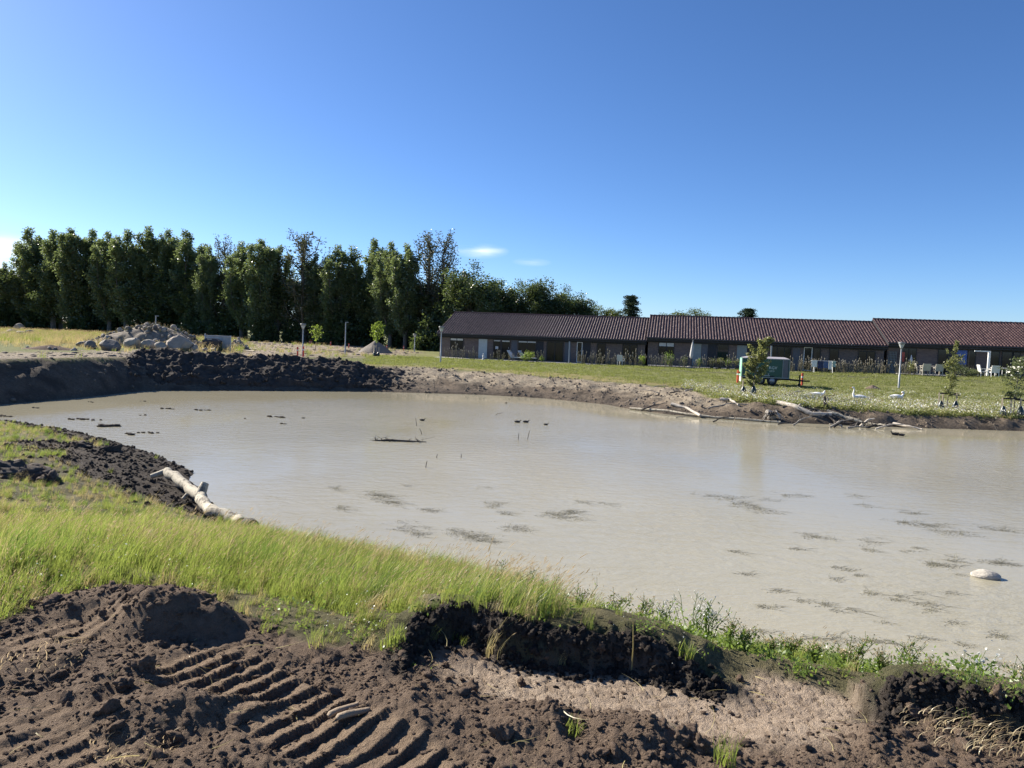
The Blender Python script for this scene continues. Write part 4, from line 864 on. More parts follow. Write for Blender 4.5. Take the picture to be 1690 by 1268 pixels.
gx = np.clip((vs / .5), 0, 1)[:, None]; Z = Z + lum * (.4 + .6 * gx); Y = Y - lum * .7 * (1 - sst(.5, .7, vs))[:, None]
i = np.arange(nv - 1)[:, None] * nu; j = np.arange(nu - 1)[None, :]; Fq = np.stack([i + j, i + j + 1, i + nu + j + 1, i + nu + j], -1).reshape(-1, 4)
heap = link('earth_heap', mesh_np('earth_heap', np.stack([X.ravel(), Y.ravel(), Z.ravel()], 1), [Fq], [DARKS], True)); tag(heap, 'long heap of lumpy dark wet soil on the far bank at left', 'earth heap')
pick = rng.integers(0, nu * nv, 1500); pv = pick // nu; ok = (pv > 2) & (pv < 46) & (rng.random(1500) < .35 + .65 * (pv < 14)); pick = pick[ok]; Pp = np.stack([X.ravel()[pick], Y.ravel()[pick], Z.ravel()[pick]], 1)
o = scatter('clods', Pp, .06 + .22 * rng.random(len(Pp)) ** 2.5, rng.uniform(0, 6.28, (len(Pp), 3)), dclod, None, None, None, 'stuff', heap)
for px, py, a in ((226, 606, .6), (268, 604, .9)):   # pale slabs of clay in the heap
    b_ = G(px, py, .9); zz = .95; y_ = b_[1] - .25
    m_ = rockmesh('clay_slab', int(px), SANDM, 2, .2, 3, (.16, .12, .62)); k_ = link('clay_slab', m_, heap, (colx(px, y_, zz), y_, zz), (.2, -.35 * a, .3)); k_.scale = (.9, .9, .95)

# boulders and the stone heap beside the dirt road
def stone(px, py, wpx, hpx, mat, label, seed, cat='boulder', group='boulders along the dirt road', name='boulder', y=None):
    x, y, z = base(px, py, 1.6) if y is None else atY(px, y); mpp = y / F; w = wpx * mpp; h = hpx * mpp * 1.35
    me = rockmesh(name, seed, mat, 3, .12, 7); o = link(name, me, None, (x, y + w * .3, z + h * .28), (0, 0, seed * 1.3)); o.scale = (w * 1.08, w * .9, h); o.rotation_euler = (0, 0, (seed % 7) * .2 - .6); return tag(o, label, cat, group)
for i, a in enumerate(((129, 572, 15, 9, STONED, 'small dark boulder at the left end of the boulder row'), (147, 576, 22, 14, STONED, 'dark boulder left of the big slate-grey one'), (173, 579, 36, 19, STONED, 'big slate-grey boulder beside the dirt road'), (215, 575, 26, 18, STONE, 'light grey boulder beside the yellow-green bush'), (241, 576, 24, 15, STONE, 'grey boulder in the middle of the row'), (262, 578, 20, 13, STONE, 'flat pale boulder left of the tan one'), (294, 579, 46, 24, STONET, 'largest boulder, tan, right of the row'), (316, 580, 22, 12, STONET, 'tan boulder leaning on the largest one'),
                       (337, 580, 12, 6, STONE, 'small pale stone in front of the dark box'), (350, 580, 11, 6, STONE, 'small white stone in front of the box, right one'), (28, 546, 16, 12, STONE, 'pale top-heavy boulder on the left stone pile'), (16, 552, 17, 8, STONE, 'grey boulder at the left foot of the left stone pile'), (32, 554, 18, 8, STONE, 'flat stone in the middle of the left stone pile'), (46, 553, 16, 8, STONED, 'dark stone at the right foot of the left stone pile'), (4, 554, 14, 6, STONE, 'stone at the left edge of the photo beside the stone pile'))):
    stone(*a, 700 + i)
hx, hy, hz_ = base(247, 574, 1.6); hy += 2.6; hx = colx(250, hy, 1.6)
heapS = empty('stone_heap', (hx, hy, hz(hx, hy)), 0, 'high heap of rubble and field stones grown with weeds', 'stone heap')
def hp_(u): return np.interp(u, [-5.2, -4.2, -3.2, -2.0, -1.0, .3, 1.6, 2.6, 3.6, 4.6], [0, .4, .95, 1.32, 1.6, 1.75, 1.62, 1.25, .65, 0])
gx_, gy_ = np.meshgrid(np.linspace(-5.3, 4.7, 70), np.linspace(-2.6, 2.6, 40)); gz_ = hp_(gx_) * np.clip(1 - (gy_ / 2.5) ** 2, 0, 1) ** .8 + .14 * fbm(gx_, gy_, .6, 3, 611) * (hp_(gx_) > .05) - .08
i = np.arange(39)[:, None] * 70; j = np.arange(69)[None, :]; Fq = np.stack([i + j, i + j + 1, i + 70 + j + 1, i + 70 + j], -1).reshape(-1, 4)
link('soil_core', mesh_np('soil_core', np.stack([gx_.ravel(), gy_.ravel(), gz_.ravel()], 1), [Fq], [plain('grey_rubble_soil', (.20, .165, .125), .95, .35, 5, .9, 20)], True), heapS)
sm = [rockmesh('stone', 640 + i, (STONE, STONE, STONED, STONET)[i % 4], 2, .15, 6) for i in range(8)]
for k in range(120):
    u = rnd.uniform(-4.8, 4.2); v = rnd.uniform(-2.4, .4); zz = float(hp_(u)) * max(0, 1 - (v / 2.5) ** 2) ** .8; s_ = rnd.choice((.15, .2, .25, .3, .5)) * rnd.uniform(.7, 1.2)
    o = link('stone', sm[k % 8], heapS, (u, v, zz + .02), (rnd.random() * 6, rnd.random() * 6, rnd.random() * 6)); o.scale = (s_, s_ * .9, s_ * .75)
SAPD_ = leafmat('grey_green_weed', (.09, .105, .06), (.19, .19, .12), .3)
hw_ = [blades('heap_weed', 26, .5, .22, .02, (.15, 0), .5, .5, [SAPD_, HEAD], 650 + i, 2, .4) for i in range(3)]
uu = rng.uniform(-4.8, 4.4, 110); vv = rng.uniform(-2.4, 1.0, 110); zz = hp_(uu) * np.clip(1 - (vv / 2.5) ** 2, 0, 1) ** .8; scatter('weeds', np.column_stack([uu, vv, zz]), rng.uniform(.2, .6, 110), yaw(110, .2), hw_, None, None, None, 'stuff', heapS)
def pile(name, px, py, wpx, hpx, mat, label, cat, stones=0, seed=0, sq=.8):
    x, y, z = base(px, py, 1.4); w = wpx * y / F / 2; h = hpx * y / F; y += w * .6; x = colx(px, y, z); rg = np.random.default_rng(seed); a, r = np.meshgrid(np.linspace(0, 2 * math.pi, 49)[:-1], np.linspace(0, 1, 16)); X_ = r * w * np.cos(a); Y_ = r * w * sq * np.sin(a); Z_ = h * (1 - r) ** .95 - .06 + .08 * h * fbm(X_ + seed, Y_, w * .3, 3, seed) * (1 - r * .5)
    i = np.arange(15)[:, None] * 48; j = np.arange(48)[None, :]; j2 = (j + 1) % 48; Fq = np.stack([i + j, i + j2, i + 48 + j2, i + 48 + j], -1).reshape(-1, 4)
    root = empty(name, (x, y, z), 0, label, cat); link('mound', mesh_np('mound', np.stack([X_.ravel(), Y_.ravel(), Z_.ravel()], 1), [Fq[:, ::-1]], [mat], True), root)
    for k in range(stones):
        u = rnd.uniform(0, 6.28); rr_ = rnd.random() ** .6; o = link('stone', sm[k % 8], root, (rr_ * w * math.cos(u), rr_ * w * sq * math.sin(u), h * (1 - rr_) * .95), (rnd.random() * 6, rnd.random() * 6, 0)); s_ = rnd.uniform(.18, .42); o.scale = (s_, s_, s_ * .8)
    return root
pile('sand_pile', 620, 583, 62, 22, plain('grey_gravel_sand', (.21, .18, .145), .95, .15, 8, .6, 60), 'cone of grey-brown gravel behind the staked young tree', 'sand pile', 0, 3)
pile('rubble_pile', 393, 578, 38, 21, STONED, 'pile of dark rubble stones right of the white board', 'rubble pile', 46, 5)
pile('gravel_mound', 572, 582, 34, 6, DARKS, 'low dark mound of soil left of the gravel cone', 'soil mound', 0, 8)
pile('soil_ridge', 85, 579, 120, 10, SOILM, 'low rough soil ridge along the left dirt road', 'soil ridge', 6, 9, .25)
pile('site_mound', 405, 579, 26, 7, SOILM, 'low soil hump beside the planks', 'soil mound', 0, 10)
pile('grass_mound', 1440, 643, 34, 9, plain('brown_mole_soil', (.15, .105, .08), .95, .3, 6, .6, 40), 'small brown earth mound in the meadow left of the right lamp', 'soil mound', 0, 12)

# ------------------------------------------------------------------ board, box and planks
bx_, by_, bz_ = base(355, 579, 1.5); MP = by_ / F
def wbox(name, px0, px1, z0, z1, dy0, dy1, mat, parent=None): return MB().box(colx(px0, by_, 1.5) - bx_, colx(px1, by_, 1.5) - bx_, dy0, dy1, z0, z1).build(name, mat, parent)
WB = plain('weathered_white_board', (.50, .48, .45), .8, .2, 3, .2)
t = empty('skip_wall', (bx_, by_, bz_), 0, 'weathered white board wall standing beside the stone heap', 'board'); wbox('panel', 334, 376, .02, 25 * MP, .55, .63, WB, t); wbox('post', 333, 334.6, 0, 28 * MP, .45, .55, WB, t); wbox('post', 375.5, 377, 0, 25.5 * MP, .45, .55, WB, t); wbox('batten', 334, 376, 23.4 * MP, 24.6 * MP, .50, .55, ALU, t)
for k in range(5): wbox('plank_joint', 362 + k * 2.6, 362.5 + k * 2.6, .05, 22 * MP, .535, .55, ALU, t)
t = empty('dark_box', (bx_, by_, bz_), 0, 'dark brown box with sloping top in front of the white board', 'box'); x0_, x1_ = colx(334.5, by_, 1.5) - bx_, colx(363, by_, 1.5) - bx_; h0 = 16 * MP
MB().box(x0_, x1_, -.2, .42, 0, h0).build('body', plain('dark_brown_sheet', (.045, .038, .034), .6, .2), t)
m = MB(); a_ = x0_ + .22 * (x1_ - x0_); c_ = x1_ - .25 * (x1_ - x0_); m.add([(x0_, -.2, h0 + .003), (x1_, -.2, h0 + .003), (x1_, .42, h0 + .003), (x0_, .42, h0 + .003), (a_, -.08, h0 + .2), (c_, -.08, h0 + .2), (c_, .36, h0 + .2), (a_, .36, h0 + .2)], [(0, 1, 5, 4), (1, 2, 6, 5), (2, 3, 7, 6), (3, 0, 4, 7), (4, 5, 6, 7)]); m.build('lid', plain('dark_lid', (.06, .052, .048), .5, .2), t)
MB().box(a_ + .1, a_ + .45, -.13, -.06, h0 + .08, h0 + .15).build('reflector', WHITE, t)
for px0, py0, px1, py1, lb in ((377, 577, 420, 581, 'long pale plank on the ground, the nearer of two'), (394, 575.5, 424, 577, 'shorter pale plank on the ground, the farther of two')):
    a = Vector(base(px0, py0, 1.45)); b_ = Vector(base(px1, py1, 1.45)); m = MB(); a.z += .06; b_.z += .06; m.tube([a, b_], [.16, .16], 4, True, .25, False); tag(m.build('plank', plain('pale_plank', (.52, .44, .32), .8, .15, 3)), lb, 'plank', 'pale planks by the white board')

# ------------------------------------------------------------------ lamps, posts
POLE = plain('galvanised_pole', (.36, .37, .37), .5, .1, metal=.4); LHEAD = plain('grey_lamp_head', (.30, .31, .31), .5, .1)
def lamp(px, y, top, label, head='cone'):
    x, y, z = atY(px, y); x = colx(px, y, z); h = zat(px, top, y) - z; o = empty('street_lamp', (x, y, z), 0, label, 'street lamp', 'street lamps around the pond')
    MB().lathe([(.062, 0), (.058, .9), (.045, .92), (.04, h - (.38 if head == 'cone' else .05))], 12).build('pole', POLE, o)
    if head == 'cone':
        l = MB().lathe([(.0, h - .40), (.045, h - .40), (.06, h - .34), (.19, h - .05), (.21, h - .03), (.21, h), (.0, h + .02)], 16).build('lamp_head', LHEAD, o)
        MB().lathe([(.075, h - .325), (.17, h - .10)], 12).build('diffuser', plain('milky_lamp_glass', (.55, .56, .55), .3, .05), l); MB().lathe([(.0, h + .022), (.22, h + .022), (.22, h + .045), (0, h + .06)], 16).build('cap', POLE, l)
    else:
        MB().box(-.05, .22, -.06, .06, h - .06, h).build('lamp_head', LHEAD, o)
lamp(499.5, 55.5, 535.5, 'street lamp with cone head beside the pair of red posts'); lamp(727, 56, 540, 'street lamp with cone head in front of the left house corner'); lamp(1483, 47.5, 566, 'street lamp with cone head standing in the meadow at right'); lamp(684, 84, 552, 'short far lamp between the gravel cone and the house'); lamp(569.5, 62, 531.5, 'tall bare grey pole lamp in front of the dark trees', 'flat'); lamp(257, 60, 521, 'thin pole lamp sticking up behind the stone heap', 'flat')
ORANGE = plain('orange_red_paint', (.72, .085, .045), .5, .1)
def marker(px, py, hpx, label, y=None, arm=False, col=None):
    x, y, z = base(px, py, 1.3) if y is None else atY(px, y); h = hpx * y / F; o = empty('marker_post', (x, y, z), 0, label, 'marker post', 'red marker posts'); w = .055
    MB().box(-w, w, -w * .5, w * .5, -.1, h).build('post', col or ORANGE, o)
    MB().box(-w - .004, w + .004, -w * .5 - .004, w * .5 + .004, h * .62, h * .74).build('white_band', WHITE, o)
    if arm: MB().box(w + .002, w + .30, -.015, .015, h - .22, h - .08).build('arm', ORANGE, o)
MK = [(491, 589, 16, 'left of the two near red posts beside the lamp'), (500.5, 589, 17, 'right of the two near red posts, at the foot of the lamp'), (511.5, 568.5, 6, 'left of a pair of small far red posts'), (514.5, 568.5, 6, 'right of a pair of small far red posts'), (545.5, 571, 7, 'small far red post left of the bare grey pole'), (575.5, 575, 8, 'small far red post right of the bare grey pole'), (608.5, 571, 7, 'small far red post left of the gravel cone'), (638, 577, 7, 'small far red post right of the gravel cone'), (666, 579, 8, 'small far red post left of the short lamp'), (430, 563.5, 5, 'tiny far pale-red post above the dirt site')]
for a in MK: marker(*a)
marker(1217, 632, 21, 'red and white marker post left of the green trailer', arm=True); marker(1323.5, 636, 20, 'red marker post right of the green trailer')

# ------------------------------------------------------------------ staked young trees
STAKE = plain('pale_wood_stake', (.50, .41, .28), .85, .15, 6); BAG = plain('black_green_water_bag', (.02, .035, .032), .35, .2)
SAPL = leafmat('sapling_leaf', (.13, .15, .06), (.26, .26, .12), .35, (.3, .32, .1)); SAPG = leafmat('sapling_green', (.10, .16, .03), (.2, .25, .06), .4, (.3, .4, .06)); SAPD = leafmat('sapling_dark', (.075, .10, .05), (.14, .16, .08), .3, (.2, .24, .08))
def bag(parent, x, y, h):
    MB().lathe([(0, 0), (.14, .0), (.17, h * .25), (.14, h * .6), (.06, h * .92), (.03, h)], 10, (x, y, 0)).build('water_bag', BAG, parent)
def sapling(px, y, top, label, shape, stakes=(), bags=(), mat=SAPL, frame=None, nleaf=420, lsize=.075, leanx=0.0):
    x, y, z = atY(px, y); h = zat(px, top, y) - z; o = empty('young_tree', (x, y, z), 0, label, 'young tree', 'staked young trees'); rg = np.random.default_rng(int(px)); rr = random.Random(int(px)); mp = y / F
    T = MB(); tp = [(leanx * t * t * h, 0, h * t * .97) for t in np.linspace(0, 1, 7)]; T.tube(tp, [.028 * (1 - .85 * t) for t in np.linspace(0, 1, 7)], 6); L = []
    for k in range(44):
        t = rr.uniform(shape[0], .98); c = Vector((leanx * t * t * h, 0, h * t)); f = (t - shape[0]) / (1 - shape[0]); ln = shape[1] * mp * math.sin(math.pi * min(1, .12 + f * .9)) ** .6 * rr.uniform(.5, 1.1); a = rr.uniform(0, 6.283); e_ = c + Vector((math.cos(a) * ln, math.sin(a) * ln, ln * shape[2]))
        T.tube([c, c.lerp(e_, .5) + Vector((0, 0, .03)), e_], [.010, .007, .003], 4)
        n_ = nleaf // 44; L.append(np.array([c.lerp(e_, rr.uniform(.2, 1.05))[:] for _ in range(n_)]) + rg.normal(0, .045, (n_, 3)))
    T.build('trunk', BARK, o); link('crown', leafmesh('crown', np.concatenate(L), lsize, mat, int(px), .7), o)
    for sx, sy, hh in stakes: MB().bar((sx * mp, sy, -.1), (sx * mp, sy, hh * mp), .06).build('stake', STAKE, o)
    if frame:
        a, b_, hh = frame; MB().bar((a * mp, -.02, hh * mp), (b_ * mp, -.02, hh * mp), .05).build('cross_bar', DK, o); MB().bar((b_ * mp, .35, hh * mp - .06), (b_ * mp + .1, -.1, hh * mp - .06), .05).build('cross_bar', DK, o)
    for sx, hh in bags: bag(o, sx * mp, -.1, hh * mp)
sapling(1240, 38.5, 557, 'leaning leafy willow sapling in front of the green trailer', (.14, 21, .8), ((-15, 0, 26), (2, -.1, 24)), ((-15, 17), (2, 19)), SAPL, None, 4200, .11, .26)
sapling(1562, 36.2, 560, 'slender sapling with twisting leafy top in front of the right house', (.20, 17, .5), ((-14, 0, 32), (13, -.1, 33), (-2, .3, 30)), ((-12, 19), (12, 20)), SAPL, (-14, 14, 31), 1900, .085, .10)
sapling(1672, 34.5, 588, 'low dark-leaved sapling at the right edge of the photo', (.30, 30, .35), ((-20, 0, 34), (8, -.1, 34), (2, .3, 33)), ((-20, 21), (9, 22)), SAPD, (-20, 10, 33), 1500, .085, .05)
sapling(621.5, 64, 532, 'young tree with round green crown staked in front of the gravel cone', (.38, 16, .7), ((-4, -.1, 18), (4, -.1, 15)), ((-3, 8), (3, 7)), SAPG, None, 900, .13, .02)
sapling(521, 78, 538, 'small young tree before the dark trees, right of the first lamp', (.30, 12, .8), (), (), SAPG, None, 420, .15, .0)

# ------------------------------------------------------------------ green trailer
tx, ty, tz = base(1262, 636, 1.05); TR = empty('generator_trailer', (tx, ty, tz), -FA, 'green box trailer with two wheels, lettered side, behind the willow sapling', 'trailer'); mp = ty / F
GREEN = plain('dark_green_paint', (.014, .080, .058), .4, .12); LGREEN = plain('light_green_white_print', (.30, .62, .42), .5, .45, 9); TYRE = plain('black_rubber', (.018, .018, .02), .8, .2); GREYP = plain('grey_steel_paint', (.12, .125, .14), .5, .1)
xl, xr, z0, z1 = -37 * mp, 37 * mp, 13 * mp, 44 * mp; dep = 1.5
MB().box(xl, xr, 0, dep, z0, z1).build('body', GREEN, TR)
MB().box(xl + 18 * mp, xl + 62 * mp, -.022, -.002, z0 + .16, z1 - .07).build('side_panel', GREEN, TR); MB().box(xr - 11 * mp, xr - 2 * mp, -.02, -.002, z0 + .03, z1 - .06).build('end_panel', GREYP, TR)
fr = MB()
for xx in (xl - .02, xl + 63 * mp, xr - .02): fr.box(xx, xx + .045, -.045, -.003, z0, z1)
fr.box(xl, xr, -.044, -.004, z1 - .05, z1 + .01); fr.box(xl, xr, -.044, -.004, z0 - .03, z0 + .03); fr.build('frame', plain('alu_frame', (.24, .27, .26), .45, .1), TR)
m = MB(); m.add([(xl, -.03, z1 + .012), (xr, -.03, z1 + .012), (xr, dep + .02, z1 + .012), (xl, dep + .02, z1 + .012), (xl + .5, .3, z1 + .11), (xr - .25, .3, z1 + .11), (xr - .25, dep - .3, z1 + .11), (xl + .5, dep - .3, z1 + .11)], [(0, 1, 5, 4), (1, 2, 6, 5), (2, 3, 7, 6), (3, 0, 4, 7), (4, 5, 6, 7)]); m.build('roof', plain('pale_trailer_roof', (.40, .37, .38), .6, .08), TR)
MB().box(xl - .045, xl - .004, .05, dep - .05, z0, z1 - .02).build('printed_end', LGREEN, TR); MB().box(xl - .03, xl - .004, .2, dep - .2, z0 - .35, z0 - .05).build('tail_light_bar', WHITE, TR)
MB().box(xl + .1, xr + .1, .15, dep - .15, z0 - .14, z0 - .032).build('chassis', TYRE, TR)
for wx in (-7.5 * mp, 11 * mp):
    w = MB(); w.lathe([(.19, -.09), (.29, -.09), (.315, -.05), (.315, .05), (.29, .09), (.19, .09)], 20); w.V = [(x + wx, z + .06, y + .31) for x, y, z in w.V]; wo2 = w.build('wheel', TYRE, TR)
    r_ = MB(); r_.lathe([(0, -.075), (.07, -.085), (.10, -.06), (.19, -.07), (.19, .0)], 16); r_.V = [(x + wx, z + .06, y + .31) for x, y, z in r_.V]; r_.build('rim', plain('steel_rim', (.36, .36, .38), .4, .15, metal=.5), wo2)
mg = MB(); mg.tube([(-17 * mp, .06, .34), (-14 * mp, .06, .60), (-8 * mp, .06, .68), (11 * mp, .06, .68), (17 * mp, .06, .60), (20 * mp, .06, .34)], [.10] * 6, 6, True, .35, False); mg.build('mudguard', TYRE, TR)
tg = MB(); tg.bar((xr, .5, z0 - .1), (xr + 1.15, .75, z0 - .16), .07); tg.bar((xr, 1.0, z0 - .1), (xr + 1.15, .75, z0 - .16), .07); tg.bar((xr + 1.1, .75, z0 - .16), (xr + 1.4, .75, z0 - .14), .06); tg.build('drawbar', TYRE, TR)
jw = MB().bar((xr + .75, .6, .12), (xr + .75, .6, .75), .06); jw.build('jockey_leg', TYRE, TR); j2 = MB(); j2.lathe([(0, -.03), (.1, -.03), (.1, .03), (0, .03)], 12); j2.V = [(x + xr + .75, z + .6, y + .10) for x, y, z in j2.V]; j2.build('jockey_wheel', TYRE, TR)
MB().box(xl + 24 * mp, xl + 44 * mp, -.05, -.024, z0 + .10, z0 + .15).build('handle_rail', ALU, TR); hb = MB(); hb.lathe([(0, -.02), (.045, -.02), (.045, .0)], 10); hb.V = [(x + xl + 42 * mp, z - .024, y + z0 + .22) for x, y, z in hb.V]; hb.build('latch', ALU, TR)
def lettering(txt, size, x, z, mat, parent, y=-.026):
    cu = bpy.data.curves.new('lettering', 'FONT'); cu.body = txt; cu.size = size; cu.extrude = .001; cu.resolution_u = 2; t_ = bpy.data.objects.new('tmp', cu); C.objects.link(t_); dg = bpy.context.evaluated_depsgraph_get(); me = bpy.data.meshes.new_from_object(t_.evaluated_get(dg)); bpy.data.objects.remove(t_)
    me.materials.clear(); me.materials.append(mat); return link('lettering', me, parent, (x, y, z), (math.pi / 2, 0, 0))
LT = plain('white_lettering', (.62, .68, .64), .6, .05)
lettering('836', .42, xl + 21.5 * mp, z0 + .37, LT, TR); lettering('RGV', .26, xl + 42 * mp, z0 + .55, LT, TR); lettering('2310', .15, xl + 43 * mp, z0 + .37, LT, TR)
rgm = MB(); rgm.lathe([(.035, 0), (.055, 0), (.055, .01), (.035, .01)], 14); rgm.V = [(x + xl + 41 * mp, -z - .026, y + z1 - .20) for x, y, z in rgm.V]; rgm.build('emblem_ring', LT, TR)

# ------------------------------------------------------------------ birds
SWAN = plain('white_plumage', (.85, .84, .82), .8, .04); BEAK = plain('orange_beak', (.65, .2, .04), .5, .1); DUCK = plain('dark_plumage', (.028, .024, .022), .7, .3, 20)
def bird(name, px, py, face, s, mat, label, cat, group, neck, z=None, beak=BEAK):
    x, y, zz = base(px, py, .9, .05) if z is None else (*G(px, py, z), z); o = empty(name, (x, y, zz), 0, label, cat, group); b = MB()
    body = [(-.46, .20, .012, .5), (-.38, .19, .07, .6), (-.24, .17, .145, .8), (-.05, .15, .18, .85), (.12, .15, .165, .9), (.24, .17, .12, 1), (.30, .22, .085, 1)]
    path = body + neck; b.tube([(face * a * s, 0, h * s) for a, h, r, q in path], [r * s for a, h, r, q in path], 12, True, 1.0); b.build('body', mat, o)
    hx_, hh = neck[-1][0], neck[-1][1]; MB().tube([(face * hx_ * s, 0, hh * s), (face * (hx_ + .05) * s, 0, (hh - .012) * s), (face * (hx_ + .12) * s, 0, (hh - .03) * s)], [.028 * s, .024 * s, .008 * s], 8).build('beak', beak, o)
    for sd_ in (-1, 1): MB().tube([(face * .16 * s, sd_ * .13 * s, .20 * s), (face * -.05 * s, sd_ * .175 * s, .22 * s), (face * -.28 * s, sd_ * .12 * s, .24 * s), (face * -.47 * s, sd_ * .04 * s, .25 * s)], [.04 * s, .085 * s, .06 * s, .01 * s], 8, True, .6).build('wing', mat, o)
NUP = [(.345, .32, .055, 1), (.34, .45, .042, 1), (.31, .58, .038, 1), (.32, .70, .038, 1), (.36, .755, .05, 1), (.42, .745, .045, 1), (.46, .735, .028, 1)]
NTK = [(.36, .29, .055, 1), (.40, .38, .045, 1), (.41, .46, .042, 1), (.37, .50, .045, 1), (.31, .47, .05, 1), (.28, .42, .03, 1)]
NLO = [(.35, .28, .05, 1), (.38, .36, .045, 1), (.40, .40, .05, 1), (.44, .40, .035, 1)]
bird('swan', 1417, 662, -1, .9, SWAN, 'swan with upright neck resting in the meadow, middle of the three', 'swan', 'swans in the meadow', NUP)
bird('swan', 1480, 661, 1, .9, SWAN, 'swan with head tucked in, rightmost, below the lamp', 'swan', 'swans in the meadow', NTK)
bird('swan', 1350, 657, 1, .85, SWAN, 'leftmost swan, half hidden behind the upright tree stubs', 'swan', 'swans in the meadow', NLO)
DN = [(.33, .26, .065, 1), (.36, .34, .055, 1), (.40, .39, .06, 1), (.45, .38, .035, 1)]
for px, py, fc, s_, lb in ((854, 698, 1, .30, 'dark duck on the water, left one of the swimming pair'), (868, 698, 1, .30, 'dark duck on the water, right one of the swimming pair'), (901, 702, 1, .22, 'small dark duck right of the swimming pair'), (1477, 719, -1, .40, 'dark duck near the right bank, front one of two'), (1487, 720, -1, .34, 'dark duck near the right bank, following the other'), (697, 695, 1, .26, 'dark bird on the water beside an upright stick')):
    bird('duck', px, py, fc, s_, DUCK, lb, 'duck', 'ducks on the pond', DN, -.045 * s_, DUCK)

# ------------------------------------------------------------------ logs and driftwood
def bark_white():
    n = NT('peeling_pale_bark'); a = n.noise(9, 6, .7, stretch=(1, 1, 1)); sp = n.ramp(a, .50, .60); c = n.mix(sp, (.50, .45, .34), (.07, .058, .045)); c = n.mix(n.ramp(n.noise(2.5, 4), .35, .7, 0, .6), c, (.34, .295, .22)); return n.pbr(c, .85, n.bump(a, .6, .02))
PB = bark_white(); WOODG = plain('grey_weathered_wood', (.25, .225, .19), .9, .3, 10, .6, 30); WOODD = plain('dark_wet_wood', (.05, .04, .033), .8, .3, 10, .6, 30); WOODP = plain('bleached_wood', (.44, .39, .32), .85, .35, 8, .5, 25)
def wig(pts, k=3, amp=.03, seed=0):
    rr = random.Random(seed); P_ = [Vector(p) for p in pts]; out = []
    for i in range(len(P_) - 1):
        for j in range(k): t = j / k; v = P_[i].lerp(P_[i + 1], t); out.append(v + Vector((rr.gauss(0, amp), rr.gauss(0, amp), rr.gauss(0, amp * .6))) * (1 if i + j else 0))
    return out + [P_[-1]]
def log(name, pxs, r0, r1, mat, label, cat='log', group=None, seed=1, knobs=(), lift=.6, zref=.1, amp=.02, n=10, up=False):
    pts = []
    for q in pxs:
        if up and pts: yy = pts[0][1] - .02 * len(pts); zz = zat(q[0], q[1], yy); pts.append((colx(q[0], yy, zz), yy, zz))
        elif len(q) == 3: p = G(q[0], q[1], q[2]); pts.append((p[0], p[1], max(q[2], hz(*p) + r0 * .5)))
        else: p = base(q[0], q[1], zref); pts.append((p[0], p[1], max(p[2], -.03) + r0 * lift))
    W_ = wig(pts, 4, amp, seed); m_ = len(W_); o0 = Vector(pts[0]); rr = random.Random(seed); o = empty(name, tuple(o0), 0, label, cat, group); b = MB(); b.tube([p - o0 for p in W_], [(r0 + (r1 - r0) * i / (m_ - 1)) * rr.uniform(.86, 1.14) for i in range(m_)], n); b.build('trunk', mat, o)
    for f, dx, dy, dz, r in knobs:
        c = W_[int(f * (m_ - 1))] - o0; MB().tube([c, c + Vector((dx, dy, dz)) * .55, c + Vector((dx, dy, dz))], [r * 1.2, r, r * .8], 8).build('branch_stub', mat, o)
    return o
nl = log('fallen_log', [(276, 778, .42), (300, 795, .34), (317, 811, .28), (331, 820, .30), (340, 837, .26), (352, 850, .24), (378, 858, .22), (398, 865, .2)], .09, .115, PB, 'pale peeling log lying half in the water on the near left bank', 'log', None, 5, ((.42, .05, .12, .22, .085), (.03, -.28, -.12, -.10, .06), (.3, -.1, -.16, -.14, .04)), n=12, amp=.015)
p = G(405, 867, .2); e_ = MB(); e_.tube([(0, 0, 0), (.10, -.05, 0), (.16, -.10, .0)], [.12, .135, .12], 12); e_.build('dark_cut_end', WOODD, nl, Vector((p[0], p[1], .2)) - nl.location)
DG = 'driftwood along the right bank'
log('driftwood_log', [(1040, 674, .06), (1100, 680, .08), (1150, 686, .07), (1210, 691, .06), (1288, 697, .05)], .06, .05, PB, 'long thin pale log lying along the water line of the far bank', group=DG, seed=11)
log('driftwood_log', [(1108, 667, .42), (1130, 675, .25), (1156, 686, .12)], .085, .06, WOODP, 'short pale log leaning down to the long thin log', group=DG, seed=12)
log('driftwood_log', [(1188, 668, .45), (1204, 674, .3), (1218, 683, .16)], .10, .05, WOODP, 'broken pale branch stump above the long thin log', group=DG, seed=13)
log('driftwood_branch', [(1168, 682, .12), (1205, 684, .10), (1228, 681, .22), (1250, 677, .36)], .035, .02, WOODG, 'thin curved grey branch right of the broken stump', 'branch', DG, 14)
log('driftwood_branch', [(1060, 676, .1), (1085, 668, .35), (1100, 665, .5)], .04, .02, WOODD, 'dark arched branch at the left end of the driftwood', 'branch', DG, 15)
log('driftwood_log', [(1281, 669, .62), (1310, 677, .50), (1340, 685, .36), (1372, 692, .2)], .125, .10, WOODP, 'thickest pale log slanting down to the water, below the leftmost swan', group=DG, seed=16, knobs=((.45, .1, -.1, .18, .05),), n=12)
log('driftwood_log', [(1364, 690, .22), (1400, 695, .16), (1430, 699, .13), (1460, 703, .10)], .09, .065, PB, 'spotted pale log running right from the thickest log', group=DG, seed=17, knobs=((.5, .0, -.05, .14, .03),), n=12)
log('driftwood_log', [(1474, 700, .12), (1500, 704, .1), (1522, 708.5, .04)], .065, .035, WOODP, 'thin pale log end reaching into the water, rightmost', group=DG, seed=18)
